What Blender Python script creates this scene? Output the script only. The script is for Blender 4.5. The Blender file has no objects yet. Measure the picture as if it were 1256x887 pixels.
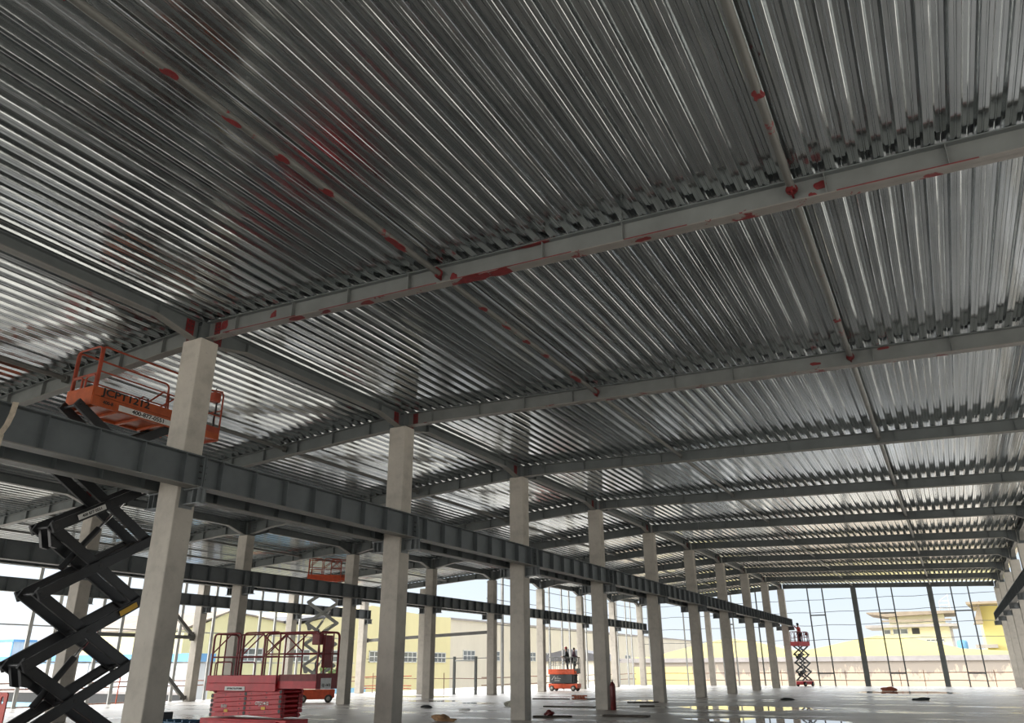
import bpy, bmesh, math, random
from mathutils import Vector, Matrix
random.seed(7)
C = bpy.context.scene.collection
sc = bpy.context.scene
PI = math.pi
# ------------------------------------------------------------------ measured frame of the building
XA, Y0, S, H = -12.91, 10.16, 7.241, 8.05
XB, XC, XD = -26.45, -37.1, 3.9
HB, HC, HD = 7.03, 6.4, 7.2
NF = 10
def yf(i): return Y0 + S*i
def ztop(x):
    return 8.47-.034*(x-XA) if x >= XA else 8.47-.064*(XA-x)

# ------------------------------------------------------------------ materials
def newmat(name):
    m = bpy.data.materials.new(name); m.use_nodes = True
    nt = m.node_tree; b = nt.nodes['Principled BSDF']
    return m, nt, b
def N(nt, t, **kw):
    n = nt.nodes.new(t)
    for k, v in kw.items():
        if k.startswith('i_'):
            key = k[2:]
            n.inputs[int(key) if key.isdigit() else key.replace('_', ' ')].default_value = v
        else: setattr(n, k, v)
    return n
def noise(nt, scale, detail=4, vec=None, rough=.55, sc3=None, coord='Object'):
    tc = N(nt, 'ShaderNodeTexCoord')
    mp = N(nt, 'ShaderNodeMapping')
    if sc3: mp.inputs['Scale'].default_value = sc3
    nt.links.new(tc.outputs[coord], mp.inputs['Vector'])
    n = N(nt, 'ShaderNodeTexNoise'); n.inputs['Scale'].default_value = scale
    n.inputs['Detail'].default_value = detail; n.inputs['Roughness'].default_value = rough
    nt.links.new(mp.outputs['Vector'], n.inputs['Vector'])
    return n.outputs['Fac']
def ramp(nt, fac, stops):
    r = N(nt, 'ShaderNodeValToRGB'); e = r.color_ramp.elements
    while len(e) < len(stops): e.new(.5)
    for k, (p, c) in enumerate(stops):
        e[k].position = p; e[k].color = (c[0], c[1], c[2], 1) if not isinstance(c, (int, float)) else (c, c, c, 1)
    nt.links.new(fac, r.inputs['Fac']); return r.outputs['Color']
def mix(nt, fac, a, b):
    m = N(nt, 'ShaderNodeMix', data_type='RGBA')
    def put(s, v):
        if isinstance(v, tuple): m.inputs[s].default_value = (*v, 1) if len(v) == 3 else v
        else: nt.links.new(v, m.inputs[s])
    if isinstance(fac, (int, float)): m.inputs[0].default_value = fac
    else: nt.links.new(fac, m.inputs[0])
    put(6, a); put(7, b); return m.outputs[2]
def mth(nt, op, a, b=None):
    m = N(nt, 'ShaderNodeMath', operation=op)
    for k, v in enumerate((a, b)):
        if v is None: continue
        if isinstance(v, (int, float)): m.inputs[k].default_value = v
        else: nt.links.new(v, m.inputs[k])
    return m.outputs[0]
def bump(nt, b, fac, st, dist=.02):
    bp = N(nt, 'ShaderNodeBump'); bp.inputs['Strength'].default_value = st; bp.inputs['Distance'].default_value = dist
    nt.links.new(fac, bp.inputs['Height']); nt.links.new(bp.outputs['Normal'], b.inputs['Normal'])
def simple(name, col, rough=.5, metal=0., var=.12, scale=3., sc3=None):
    m, nt, b = newmat(name)
    f = noise(nt, scale, 5, sc3=sc3)
    lo = tuple(c*(1-var) for c in col); hi = tuple(min(1, c*(1+var)) for c in col)
    nt.links.new(ramp(nt, f, [(.3, lo), (.7, hi)]), b.inputs['Base Color'])
    b.inputs['Roughness'].default_value = rough; b.inputs['Metallic'].default_value = metal
    return m

RED = (.15, .012, .014)
def painted_steel(name, col, red_t, rough=.42):
    m, nt, b = newmat(name)
    f = noise(nt, 2.2, 5)
    base = ramp(nt, f, [(.3, tuple(c*.86 for c in col)), (.7, tuple(c*1.12 for c in col))])
    if red_t:
        r1 = noise(nt, 1.7, 6, rough=.7)
        mask = ramp(nt, r1, [(red_t, 0.), (red_t+.012, 1.)])
        base = mix(nt, mask, base, RED)
    nt.links.new(base, b.inputs['Base Color']); b.inputs['Roughness'].default_value = rough
    return m
M = {}
M['steel'] = painted_steel('grey_steel_paint', (.135, .15, .15), None)
M['steel_near'] = painted_steel('grey_steel_paint_touched_up', (.17, .18, .175), .665)
M['flange_near'] = painted_steel('grey_steel_flange_touched_up', (.22, .205, .19), .585)
M['crane'] = painted_steel('crane_beam_paint', (.115, .13, .135), None, .4)
M['flange'] = painted_steel('flange_paint', (.20, .195, .18), None, .5)
M['bracket'] = painted_steel('galvanised_bracket', (.16, .175, .18), .72, .4)
M['tie'] = painted_steel('tie_tube_paint', (.15, .15, .14), None, .45)
M['tie_near'] = painted_steel('tie_tube_paint_touched_up', (.125, .125, .115), .60, .45)
M['primer'] = simple('red_primer', RED, .6, var=.3, scale=9)
M['bolt'] = simple('dark_bolt', (.03, .03, .03), .5)
# galvanised deck
def deck_mat():
    m, nt, b = newmat('galvanised_deck')
    f = noise(nt, 1., 5, sc3=(9, .18, 9)); g = noise(nt, 22., 3)
    col = ramp(nt, f, [(.25, (.40, .425, .432)), (.75, (.61, .64, .65))])
    nt.links.new(col, b.inputs['Base Color']); b.inputs['Metallic'].default_value = .95
    nt.links.new(ramp(nt, g, [(.3, .07), (.7, .15)]), b.inputs['Roughness'])
    bump(nt, b, noise(nt, 3., 3, sc3=(4, 1, 4)), .06, .02)
    return m
M['deck'] = deck_mat()
def concrete(name, col, dark):
    m, nt, b = newmat(name)
    f = noise(nt, 2.2, 7, rough=.62); g = noise(nt, 14, 5); v = noise(nt, 1., 3, sc3=(5, 5, .5))
    c = ramp(nt, f, [(.28, tuple(x*dark for x in col)), (.5, col), (.75, tuple(min(1, x*1.12) for x in col))])
    c = mix(nt, ramp(nt, g, [(.62, 0.), (.72, .35)]), c, tuple(x*.6 for x in col))
    c = mix(nt, ramp(nt, v, [(.55, 0.), (.75, .25)]), c, tuple(x*.75 for x in col))
    nt.links.new(c, b.inputs['Base Color']); b.inputs['Roughness'].default_value = .85
    bump(nt, b, g, .25, .01)
    return m
M['concrete'] = concrete('cast_concrete', (.50, .465, .41), .78)
# floor with puddles
def floor_mat():
    m, nt, b = newmat('wet_concrete_floor')
    f = noise(nt, .35, 8, rough=.65); g = noise(nt, 3., 6, rough=.65); s = noise(nt, .28, 6, rough=.6, sc3=(.55, 2.2, 1))
    c = ramp(nt, f, [(.3, (.36, .335, .305)), (.55, (.54, .505, .465)), (.75, (.64, .60, .555))])
    c = mix(nt, ramp(nt, g, [(.58, 0.), (.72, .45)]), c, (.36, .34, .31))
    wetn = ramp(nt, s, [(.53, 0.), (.60, 1.)])
    tc = N(nt, 'ShaderNodeTexCoord'); sp = N(nt, 'ShaderNodeSeparateXYZ'); nt.links.new(tc.outputs['Object'], sp.inputs[0])
    warp = mth(nt, 'MULTIPLY', mth(nt, 'SUBTRACT', noise(nt, .9, 5), .5), 1.3)
    pud = None
    for (x, y, rx, ry) in ((-7.9, 35.2, 3.0, 2.0), (-5.4, 27.4, 2.6, 1.3), (-3.2, 59, 3.0, 3.4), (-24.5, 36.8, 1.8, 1.2), (-21, 35.2, 1.3, .8), (-29, 42.0, 2.2, 1.4), (-14.5, 41, 1.2, .9)):
        dx = mth(nt, 'DIVIDE', mth(nt, 'SUBTRACT', sp.outputs[0], x), rx)
        dy = mth(nt, 'DIVIDE', mth(nt, 'SUBTRACT', sp.outputs[1], y), ry)
        d = mth(nt, 'ADD', mth(nt, 'SQRT', mth(nt, 'ADD', mth(nt, 'MULTIPLY', dx, dx), mth(nt, 'MULTIPLY', dy, dy))), warp)
        pud = d if pud is None else mth(nt, 'MINIMUM', pud, d)
    pm = ramp(nt, pud, [(.86, 1.), (.95, 0.)])
    c = mix(nt, mth(nt, 'MULTIPLY', wetn, .45), c, (.20, .195, .185))
    c = mix(nt, mth(nt, 'MULTIPLY', pm, .75), c, (.13, .125, .115))
    nt.links.new(c, b.inputs['Base Color'])
    r = mth(nt, 'SUBTRACT', .40, mth(nt, 'MULTIPLY', wetn, .22))
    r = mth(nt, 'MAXIMUM', mth(nt, 'SUBTRACT', r, mth(nt, 'MULTIPLY', pm, .6)), .02)
    nt.links.new(r, b.inputs['Roughness'])
    hb = mth(nt, 'MULTIPLY', g, mth(nt, 'SUBTRACT', 1., pm))
    bump(nt, b, hb, .25, .02)
    return m
M['floor'] = floor_mat()
M['ground'] = simple('dusty_ground', (.44, .41, .36), .9, var=.2, scale=.3)
M['orange'] = simple('orange_lift_paint', (.43, .088, .025), .4, var=.22, scale=5)
M['orange2'] = simple('orange_red_lift_paint', (.62, .09, .03), .42, var=.2, scale=5)
M['red'] = simple('red_lift_paint', (.50, .022, .032), .4, var=.2, scale=4)
M['redrail'] = simple('dull_red_rail_paint', (.20, .024, .026), .5, var=.2, scale=6)
M['orail'] = simple('rust_orange_rail_paint', (.34, .06, .028), .5, var=.2, scale=6)
M['black'] = simple('black_arm_paint', (.022, .023, .025), .38, var=.2, scale=4)
M['greyarm'] = simple('grey_arm_paint', (.38, .39, .37), .45, var=.15, scale=4)
M['chrome'] = simple('bright_cylinder_rod', (.7, .7, .7), .2, 1., var=.05)
M['rubber'] = simple('tyre_rubber', (.045, .043, .04), .8, var=.3, scale=8)
M['hub'] = simple('wheel_hub', (.32, .3, .27), .6)
M['white'] = simple('white_sticker', (.72, .72, .70), .5, var=.1, scale=8)
M['ink'] = simple('black_lettering', (.02, .02, .02), .6)
M['whiteink'] = simple('white_lettering', (.8, .78, .76), .6)
M['yellowst'] = simple('yellow_sticker', (.75, .45, .05), .5)
M['darkpanel'] = simple('dark_grey_panel', (.06, .068, .072), .5, var=.3, scale=2)
M['rust'] = simple('rusty_scaffold_tube', (.32, .16, .10), .7, var=.4, scale=6)
M['orangeflag'] = simple('orange_red_pole', (.55, .10, .04), .6, var=.3, scale=5)
M['post'] = simple('galvanised_post', (.55, .56, .55), .5, .2, var=.15, scale=2)
M['postdark'] = simple('dark_grey_post', (.15, .165, .16), .5, var=.15, scale=2)
M['wire'] = simple('grey_wire', (.14, .15, .16), .6)
M['wood'] = simple('weathered_timber', (.09, .075, .062), .8, var=.35, scale=4, sc3=(1, 6, 1))
M['brick'] = simple('brick_red', (.36, .11, .06), .85, var=.35, scale=14)
M['rag'] = simple('brown_cloth', (.38, .23, .12), .9, var=.35, scale=8)
M['bag'] = simple('dirty_woven_sack', (.35, .34, .28), .9, var=.5, scale=9)
M['gas'] = simple('dark_red_cylinder_paint', (.13, .012, .012), .4, var=.2)
M['bluesteel'] = simple('blue_steel_paint', (.05, .13, .22), .5, var=.35, scale=6)
M['sling'] = simple('cream_sling_webbing', (.52, .45, .36), .9, var=.2, scale=9)
M['plasticred'] = simple('red_plastic_barrier', (.55, .04, .02), .45)
def facade(name, col, stain, amt, scale=.25):
    m, nt, b = newmat(name)
    f = noise(nt, scale, 6, rough=.65, sc3=(1, 1, .6)); g = noise(nt, 1.3, 5, sc3=(1.4, 1.4, .35))
    c = ramp(nt, f, [(.3, tuple(x*.9 for x in col)), (.7, col)])
    c = mix(nt, ramp(nt, g, [(.62, 0.), (.75, amt)]), c, stain)
    nt.links.new(c, b.inputs['Base Color']); b.inputs['Roughness'].default_value = .9
    return m
M['yellow'] = facade('yellow_render', (.86, .79, .46), (.78, .66, .38), .4)
M['yellow_pale'] = facade('pale_yellow_render', (.86, .81, .58), (.66, .60, .44), .4)
M['yellow_end'] = facade('yellow_end_render', (.73, .65, .30), (.62, .52, .30), .4)
def stained_wall(name, col, stain, z0, z1):
    m, nt, b = newmat(name)
    tc = N(nt, 'ShaderNodeTexCoord'); sp = N(nt, 'ShaderNodeSeparateXYZ'); nt.links.new(tc.outputs['Object'], sp.inputs[0])
    h = mth(nt, 'DIVIDE', mth(nt, 'SUBTRACT', sp.outputs[2], z0), z1-z0)
    n1 = noise(nt, .8, 7, rough=.7, sc3=(1.3, 1, .45)); n2 = noise(nt, .18, 4)
    v = mth(nt, 'ADD', mth(nt, 'MULTIPLY', n1, 1.3), mth(nt, 'ADD', mth(nt, 'MULTIPLY', h, .42), mth(nt, 'MULTIPLY', n2, .35)))
    c = mix(nt, ramp(nt, v, [(.93, 0.), (1.12, .85)]), ramp(nt, n2, [(.3, tuple(x*.92 for x in col)), (.7, col)]), stain)
    nt.links.new(c, b.inputs['Base Color']); b.inputs['Roughness'].default_value = .9
    return m
M['beige'] = facade('beige_render', (.78, .73, .62), (.5, .46, .38), .35)
M['pink'] = stained_wall('stained_pinkish_wall', (.58, .48, .38), (.29, .265, .24), .0, 2.2)
M['white_wall'] = facade('white_shed_wall', (.66, .70, .74), (.36, .40, .46), .8, .6)
M['blueroof'] = simple('sky_blue_sheet', (.16, .38, .68), .6, var=.12, scale=1)
M['paleblue'] = simple('pale_blue_sheet', (.30, .58, .80), .6, var=.15, scale=1)
M['greyband'] = simple('grey_cornice', (.36, .34, .34), .8, var=.12, scale=1)
M['darkroof'] = simple('dark_sheet_roof', (.10, .10, .11), .7, var=.2, scale=1)
M['eaves'] = simple('brownish_eaves', (.30, .25, .20), .85, var=.15, scale=1)
M['glass'] = simple('dark_window_glass', (.16, .18, .19), .15, var=.3, scale=.7)
M['winframe'] = simple('white_window_frame', (.72, .73, .72), .6)
M['void'] = simple('dark_opening', (.03, .032, .035), .6)
M['leaf'] = simple('green_leaves', (.09, .13, .035), .8, var=.4, scale=4)
M['skin'] = simple('skin_tone', (.45, .28, .2), .6)
M['coat_dark'] = simple('dark_work_jacket', (.03, .035, .035), .85, var=.3, scale=8)
M['coat_red'] = simple('red_work_vest', (.42, .05, .04), .8, var=.25, scale=8)
M['coat_purple'] = simple('dull_purple_jacket', (.10, .05, .07), .85, var=.3, scale=8)
M['trousers'] = simple('dark_trousers', (.035, .035, .045), .9, var=.3, scale=8)
M['hat_red'] = simple('red_hard_hat', (.40, .02, .015), .35)
M['hat_blue'] = simple('dark_blue_hard_hat', (.04, .09, .14), .35)
M['hair'] = simple('black_hair', (.015, .013, .012), .7)

# ------------------------------------------------------------------ mesh helpers
class MB:
    def __init__(s): s.bm = bmesh.new(); s.smooth = []
    def _add(s, vs, fs, smooth=False):
        v = [s.bm.verts.new(p) for p in vs]
        for f in fs:
            try:
                fc = s.bm.faces.new([v[i] for i in f]); fc.smooth = smooth
            except ValueError: pass
        return s
    def box(s, x0, x1, y0, y1, z0, z1):
        vs = [(x, y, z) for z in (z0, z1) for y in (y0, y1) for x in (x0, x1)]
        return s._add(vs, [(0, 2, 3, 1), (4, 5, 7, 6), (0, 1, 5, 4), (2, 6, 7, 3), (0, 4, 6, 2), (1, 3, 7, 5)])
    def bar(s, p, q, w, h, up=(0, 0, 1)):
        p, q = Vector(p), Vector(q); d = (q-p).normalized(); u = Vector(up)
        if abs(d.dot(u)) > .99: u = Vector((1, 0, 0))
        l = d.cross(u).normalized()*(w/2); n = l.cross(d).normalized()*(h/2)
        vs = [a+i*l+j*n for a in (p, q) for j in (-1, 1) for i in (-1, 1)]
        return s._add(vs, [(0, 2, 3, 1), (4, 5, 7, 6), (0, 1, 5, 4), (2, 6, 7, 3), (0, 4, 6, 2), (1, 3, 7, 5)])
    def tube(s, pts, r, n=8, closed=False):
        pts = [Vector(p) for p in pts]; m = len(pts); rings = []; ref = None
        for k in range(m):
            if closed: t = pts[(k+1) % m]-pts[k-1]
            else: t = pts[min(k+1, m-1)]-pts[max(k-1, 0)]
            t.normalize()
            if ref is None:
                ref = Vector((0, 0, 1)) if abs(t.z) < .9 else Vector((1, 0, 0))
            a = (ref-t*ref.dot(t))
            if a.length < 1e-4: a = t.orthogonal()
            a.normalize(); ref = a; b = t.cross(a)
            rr = r[k] if isinstance(r, (list, tuple)) else r
            rings.append([pts[k]+(a*math.cos(2*PI*j/n)+b*math.sin(2*PI*j/n))*rr for j in range(n)])
        vs = [p for g in rings for p in g]; fs = []
        for k in range(m if closed else m-1):
            for j in range(n):
                k2 = (k+1) % m
                fs.append((k*n+j, k*n+(j+1) % n, k2*n+(j+1) % n, k2*n+j))
        s._add(vs, fs, True)
        if not closed:
            s._add(rings[0], [tuple(reversed(range(n)))]); s._add(rings[-1], [tuple(range(n))])
        return s
    def cyl(s, p, q, r, n=14): return s.tube([p, q], r, n)
    def prism(s, poly, a0, a1, axis):
        # poly of (u,z); axis 'x': u is x and the sweep is y; 'y': u is y and the sweep is x; 'z': poly is (x,y)
        f = {'x': lambda u, z, a: (u, a, z), 'y': lambda u, z, a: (a, u, z), 'z': lambda u, z, a: (u, z, a)}[axis]
        n = len(poly); vs = [f(u, z, a) for a in (a0, a1) for u, z in poly]
        fs = [tuple(range(n)), tuple(range(2*n-1, n-1, -1))]+[(k, k+n, (k+1) % n+n, (k+1) % n) for k in range(n)]
        return s._add(vs, fs)
    def lathe(s, prof, c, n=18, axis='z'):
        vs = []; c = Vector(c)
        for (r, t) in prof:
            for j in range(n):
                a = 2*PI*j/n; x, y = r*math.cos(a), r*math.sin(a)
                vs.append(c+Vector({'z': (x, y, t), 'y': (x, t, y), 'x': (t, x, y)}[axis]))
        m = len(prof); fs = [(k*n+j, k*n+(j+1) % n, (k+1)*n+(j+1) % n, (k+1)*n+j) for k in range(m-1) for j in range(n)]
        fs += [tuple(range(n)), tuple(range((m-1)*n, m*n))]
        return s._add(vs, fs, True)
    def ball(s, c, r, sx=1, sy=1, sz=1, seg=12):
        mat = Matrix.Translation(c) @ Matrix.Diagonal((r*sx, r*sy, r*sz, 1))
        g = bmesh.ops.create_uvsphere(s.bm, u_segments=seg, v_segments=max(6, seg*2//3), radius=1, matrix=mat)
        for v in g['verts']:
            for f in v.link_faces: f.smooth = True
        return s
    def blob(s, c, r, amp, seed, sx=1, sy=1, sz=1, sub=3):
        rnd = random.Random(seed); ph = [(Vector((rnd.uniform(-1, 1), rnd.uniform(-1, 1), rnd.uniform(-1, 1)))*rnd.uniform(2, 6), rnd.uniform(0, 6)) for _ in range(7)]
        g = bmesh.ops.create_icosphere(s.bm, subdivisions=sub, radius=1)
        for v in g['verts']:
            d = 1+amp*sum(math.sin(v.co.dot(k)+p) for k, p in ph)/3
            co = v.co*d*r; v.co = Vector((co.x*sx, co.y*sy, max(co.z*sz, -r*sz*.55)))+Vector(c)
        return s
    def build(s, name, mat, parent=None, bevel=0.):
        bmesh.ops.recalc_face_normals(s.bm, faces=s.bm.faces[:])
        me = bpy.data.meshes.new(name); s.bm.to_mesh(me); s.bm.free()
        o = bpy.data.objects.new(name, me); C.objects.link(o)
        me.materials.append(mat if not isinstance(mat, str) else M[mat])
        if parent is not None: o.parent = parent
        if bevel:
            b = o.modifiers.new('bevel', 'BEVEL'); b.width = bevel; b.segments = 2; b.limit_method = 'ANGLE'
        return o
def tag(o, label=None, cat=None, group=None, kind=None):
    if label: o['label'] = label
    if cat: o['category'] = cat
    if group: o['group'] = group
    if kind: o['kind'] = kind
    return o
def thing(name, label, cat, loc=(0, 0, 0), rz=0, group=None):
    o = bpy.data.objects.new(name, None); C.objects.link(o); o.empty_display_size = .3
    o.location = loc; o.rotation_euler = (0, 0, rz); return tag(o, label, cat, group)
def dup(root, loc, label, rz=None, group=None):
    r = root.copy(); C.objects.link(r); r.location = loc
    if rz is not None: r.rotation_euler = (0, 0, rz)
    r['label'] = label
    if group: r['group'] = group
    for ch in list(root.children):
        c = ch.copy(); C.objects.link(c); c.parent = r
        for g in list(ch.children):
            d = g.copy(); C.objects.link(d); d.parent = c
    return r
def remat(root, names, mat):
    for ch in root.children:
        if ch.name.split('.')[0] in names:
            ch.data = ch.data.copy(); ch.data.materials[0] = M[mat]
ORD = ['first', 'second', 'third', 'fourth', 'fifth', 'sixth', 'seventh', 'eighth', 'ninth', 'tenth', 'eleventh']
def lerp(pts, u):
    for (a, b) in zip(pts, pts[1:]):
        if (a[0]-u)*(b[0]-u) <= 1e-9:
            t = 0 if a[0] == b[0] else (u-a[0])/(b[0]-a[0]); return a[1]+(b[1]-a[1])*t
    return pts[0][1] if abs(u-pts[0][0]) < abs(u-pts[-1][0]) else pts[-1][1]
def ibeam(root, axis, top, bot, fw, stiffs, ms, mf, tw=.012, tf=.018, sname='stiffener', smat=None):
    MB().prism(list(top)+list(reversed(bot)), -tw/2, tw/2, axis).build('web', ms, root)
    MB().prism(list(top)+[(u, z-tf) for u, z in reversed(top)], -fw/2, fw/2, axis).build('top_flange', ms, root)
    MB().prism(list(bot)+[(u, z+tf) for u, z in reversed(bot)], -fw/2, fw/2, axis).build('bottom_flange', mf, root)
    for u in stiffs:
        a, b = lerp(bot, u)+tf, lerp(top, u)-tf
        m = MB()
        if axis == 'x': m.box(u-.006, u+.006, -fw*.46, fw*.46, a, b)
        else: m.box(-fw*.46, fw*.46, u-.006, u+.006, a, b)
        m.build(sname, smat or ms, root)
def primer_plate(root, axis, u, z0, z1, fw, w=.16):
    m = MB()
    for s in (-1, 1):
        a0, a1 = (s*.008, s*.02)
        if axis == 'x': m.box(u-w/2, u+w/2, min(a0, a1), max(a0, a1), z0, z1)
        else: m.box(min(a0, a1), max(a0, a1), u-w/2, u+w/2, z0, z1)
    pl = m.build('splice_plate', 'crane', root)
    m = MB()
    for k in range(4):
        for du in (-.04, .04):
            z = z0+(z1-z0)*(k+.5)/4
            if axis == 'x': m.cyl((u+du, -.035, z), (u+du, .035, z), .014, 6)
            else: m.cyl((-.035, u+du, z), (.035, u+du, z), .014, 6)
    m.build('bolt', 'bolt', pl)

# ------------------------------------------------------------------ setting: floor, ground, deck
tag(MB().box(-38.1, 5.2, -12, 75.9, -.35, 0).build('floor', 'floor'), kind='structure')
tag(MB().box(-260, 160, -120, 330, -3.4, -3.0).build('ground', 'ground'), kind='structure')
def deck(x0, x1, y0, y1, dz):
    p = .305; sg = 1 if x1 > x0 else -1; L = abs(x1-x0)
    prof = [(0, .005), (.007, 0), (.050, 0), (.058, .009), (.072, .009), (.080, 0), (.121, 0), (.128, .005), (.158, .080), (.203, .080), (.210, .071), (.225, .071), (.232, .080), (.275, .080)]
    us = []; k = 0
    while k*p < L:
        us += [(k*p+u, z) for u, z in prof if k*p+u <= L]; k += 1
    top = [(x0+sg*u, z) for u, z in us]
    vs = []
    for y, e in ((y0, dz), (y1, 0.)):
        vs += [(x, y, ztop(x)+.004+z+e) for x, z in top]
    n = len(top); fs = [(i, i+1, n+i+1, n+i) if sg > 0 else (i+1, i, n+i, n+i+1) for i in range(n-1)]
    me = bpy.data.meshes.new('ceiling'); me.from_pydata(vs, [], fs); me.materials.append(M['deck'])
    o = bpy.data.objects.new('ceiling', me); C.objects.link(o); tag(o, kind='structure')
    so = o.modifiers.new('solid', 'SOLIDIFY'); so.thickness = .0015; so.offset = 1
    return o
for i in range(-3, 9):
    ya = yf(i)-.28
    yb = yf(i+1)-(.0 if i < 8 else -.25)
    deck(XA+.02, XD+.55, ya, yb, .006)
    deck(XA-.02, (XC-.6) if i <= 4 else XB-.65, ya, yb, .006)

tag(MB().prism([(XA-.42, ztop(XA-.42)+.09), (XA, ztop(XA)+.10), (XA+.42, ztop(XA+.42)+.09), (XA+.42, ztop(XA+.42)+.092), (XA, ztop(XA)+.103), (XA-.42, ztop(XA-.42)+.092)], yf(-3)-.3, yf(9)+.25, 'x').build('ceiling', 'deck'), kind='structure')
# ------------------------------------------------------------------ columns
def column(x, y, h, w, d, label, group=None, brackets=(), joint=None, name='concrete_column'):
    r = thing(name, label, 'column', (x, y, 0), 0, group)
    MB().box(-w/2, w/2, -d/2, d/2, 0, h).build('shaft', 'concrete', r, bevel=.022)
    for s in brackets:
        m = MB(); a, b = s*w/2, s*(w/2+.50)
        lo, hi = min(a, b), max(a, b)
        m.box(lo, hi, -.11, .11, 4.55, 4.57); m.box(lo, hi, -.11, .11, 4.835, 4.86)
        m.box(lo, hi, -.007, .007, 4.57, 4.835)
        m.box(min(a, a+s*.016), max(a, a+s*.016), -.15, .15, 4.5, 4.9)
        for u in (.28, .42): m.box(s*(w/2+u)-.006, s*(w/2+u)+.006, -.1, .1, 4.57, 4.835)
        m.build('crane_bracket', 'bracket', r)
    if joint:
        z0, z1 = joint
        m = MB(); m.box(-.17, .17, -.17, .17, h, h+.02)
        m.box(-.15, .15, -.009, .009, h+.02, z1); m.box(-.15, -.132, -.14, .14, h+.02, z1); m.box(.132, .15, -.14, .14, h+.02, z1)
        m.build('joint_stub', 'steel', r)
    return r
for i in range(NF):
    col_dir = ORD[i]
    lab = ('nearest square concrete column of the middle row, beside the raised orange lift' if i == 0 else
           'square concrete column of the middle row with a red gas cylinder at its foot' if i == 3 else
           f'square concrete column under the roof ridge, {ORD[i]} of the middle row from the camera' if i < 9 else
           'last square concrete column of the middle row, at the open end wall')
    column(XA-.04, yf(i), H, .55, .46, lab, None, (1, -1), (0, ztop(XA)))
for i in range(0, 9):
    if i == 0: continue
    lab = ('concrete column behind the raised black scissor arms, next row left' if i == 1 else
           f'square concrete column of the row left of the middle one, {ORD[i-1]} from the camera')
    column(XB, yf(i), HB, .52, .46, lab, None, (1, -1) if i <= 5 else (1,), (0, ztop(XB)))
column(XB, yf(9), 7.4, .52, .46, 'concrete corner column where the left row meets the open end wall', None, (1,))
for i in (2, 3, 4, 5):
    lab = {2: 'concrete column of the outermost left row, hidden behind the black scissor arms',
           3: 'concrete column at the left open side with grey diagonal braces fixed to it',
           4: 'sunlit concrete column at the left open side behind the red lift railing',
           5: 'last sunlit concrete column of the outermost left row, at the crane beam end'}[i]
    column(XC, yf(i), HC, .5, .46, lab, None, (1,), (0, ztop(XC)))
for i in range(0, 10):
    column(XD, yf(i), HD if i < 9 else 7.46, .5, .46, f'concrete column of the right edge row, {ORD[9-i]} from the open end wall', None, (-1,), (0, ztop(XD)))
column(-31.9, yf(5), 6.75, .48, .42, 'sunlit concrete gable column between two left column rows')
column(-19.85, yf(9)+.05, ztop(-19.85)-.42, .46, .46, 'pale concrete column of the open end wall, left of the middle row')

# ------------------------------------------------------------------ roof beams
def roof_beam(x0, x1, h0, h1l, depth, haunch0, haunch1, stiff, label, y):
    r = thing('roof_beam', label, 'beam', (0, y, 0))
    sg = 1 if x1 > x0 else -1
    top = [(x0, ztop(x0)-.002), (x1, ztop(x1)-.002)]
    bot = [(x0, ztop(x0)-depth-haunch0), (x0+sg*1.1, ztop(x0+sg*1.1)-depth), (x1-sg*h1l, ztop(x1-sg*h1l)-depth), (x1, ztop(x1)-depth-haunch1)]
    ibeam(r, 'x', top, bot, .2, [x0+sg*t for t in stiff], 'steel', 'flange')
    for u, hh in ((x0+sg*.25, haunch0), (x1-sg*.25, haunch1)):
        primer_plate(r, 'x', u, lerp(bot, u)+.03, lerp(top, u)-.03, .2)
    return r
xr0, xr1 = XA+.18, XD-.18
Lr = xr1-xr0
base = roof_beam(xr0, xr1, 0, .55, .36, .03, .28, [.85, 2.4, 3.8, 5.2, 7.9, 9.3, 12.3, 13.8, 15.3, 16.1], 'wide grey steel roof beam right of the middle row, nearest the camera, red paint marks', yf(0))
right_beams = [base]
endb = roof_beam(xr0, xr1, 0, .55, .36, .03, .02, [.85, 2.4, 3.8, 5.2, 7.9, 9.3, 12.3, 13.8, 15.3, 16.1], 'last grey roof beam right of the middle columns, above the end wall posts', yf(9))
for i in range(1, NF-1):
    o = dup(base, (0, yf(i), 0), f'grey steel roof beam right of the middle columns, {ORD[i]} from the camera')
    right_beams.append(o)
def redden(o):
    for ch in o.children:
        if ch.name.startswith('splice_plate'):
            ch.data = ch.data.copy(); ch.data.materials[0] = M['primer']; tag(ch, 'dark red primed splice plate')
for o in right_beams[:2]:
    redden(o)
    remat(o, ('web', 'stiffener'), 'steel_near'); remat(o, ('bottom_flange',), 'flange_near')
xl0, xl1 = XA-.18, XB+.18
baseL = roof_beam(xl0, xl1, 0, 1.3, .40, .02, .16, [1.0, 2.4, 3.8, 5.2, 6.6, 8.0, 9.4, 10.8, 12.2], 'grey roof beam running left of the nearest middle column behind the orange platform', yf(0))
for i in range(1, NF):
    oL = dup(baseL, (0, yf(i), 0), f'grey steel roof beam between the middle and left column rows, {ORD[i]} from the camera' if i < 9 else 'grey roof beam over the left half of the open end wall')
remat(baseL, ('web', 'stiffener'), 'steel_near'); redden(baseL)
xk0, xk1 = XB-.18, XC+.15
baseK = roof_beam(xk0, xk1, 0, 1.3, .36, .12, .1, [1.1, 2.5, 3.9, 5.3, 6.7, 8.1, 9.4], 'grey roof beam left of the column behind the black scissor arms', yf(1))
for i in range(2, 6):
    dup(baseK, (0, yf(i), 0), f'grey roof beam over the outer left aisle, {ORD[i-1]} from the camera' if i < 5 else 'grey roof beam over the left gable, last of the outer left aisle')

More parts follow.
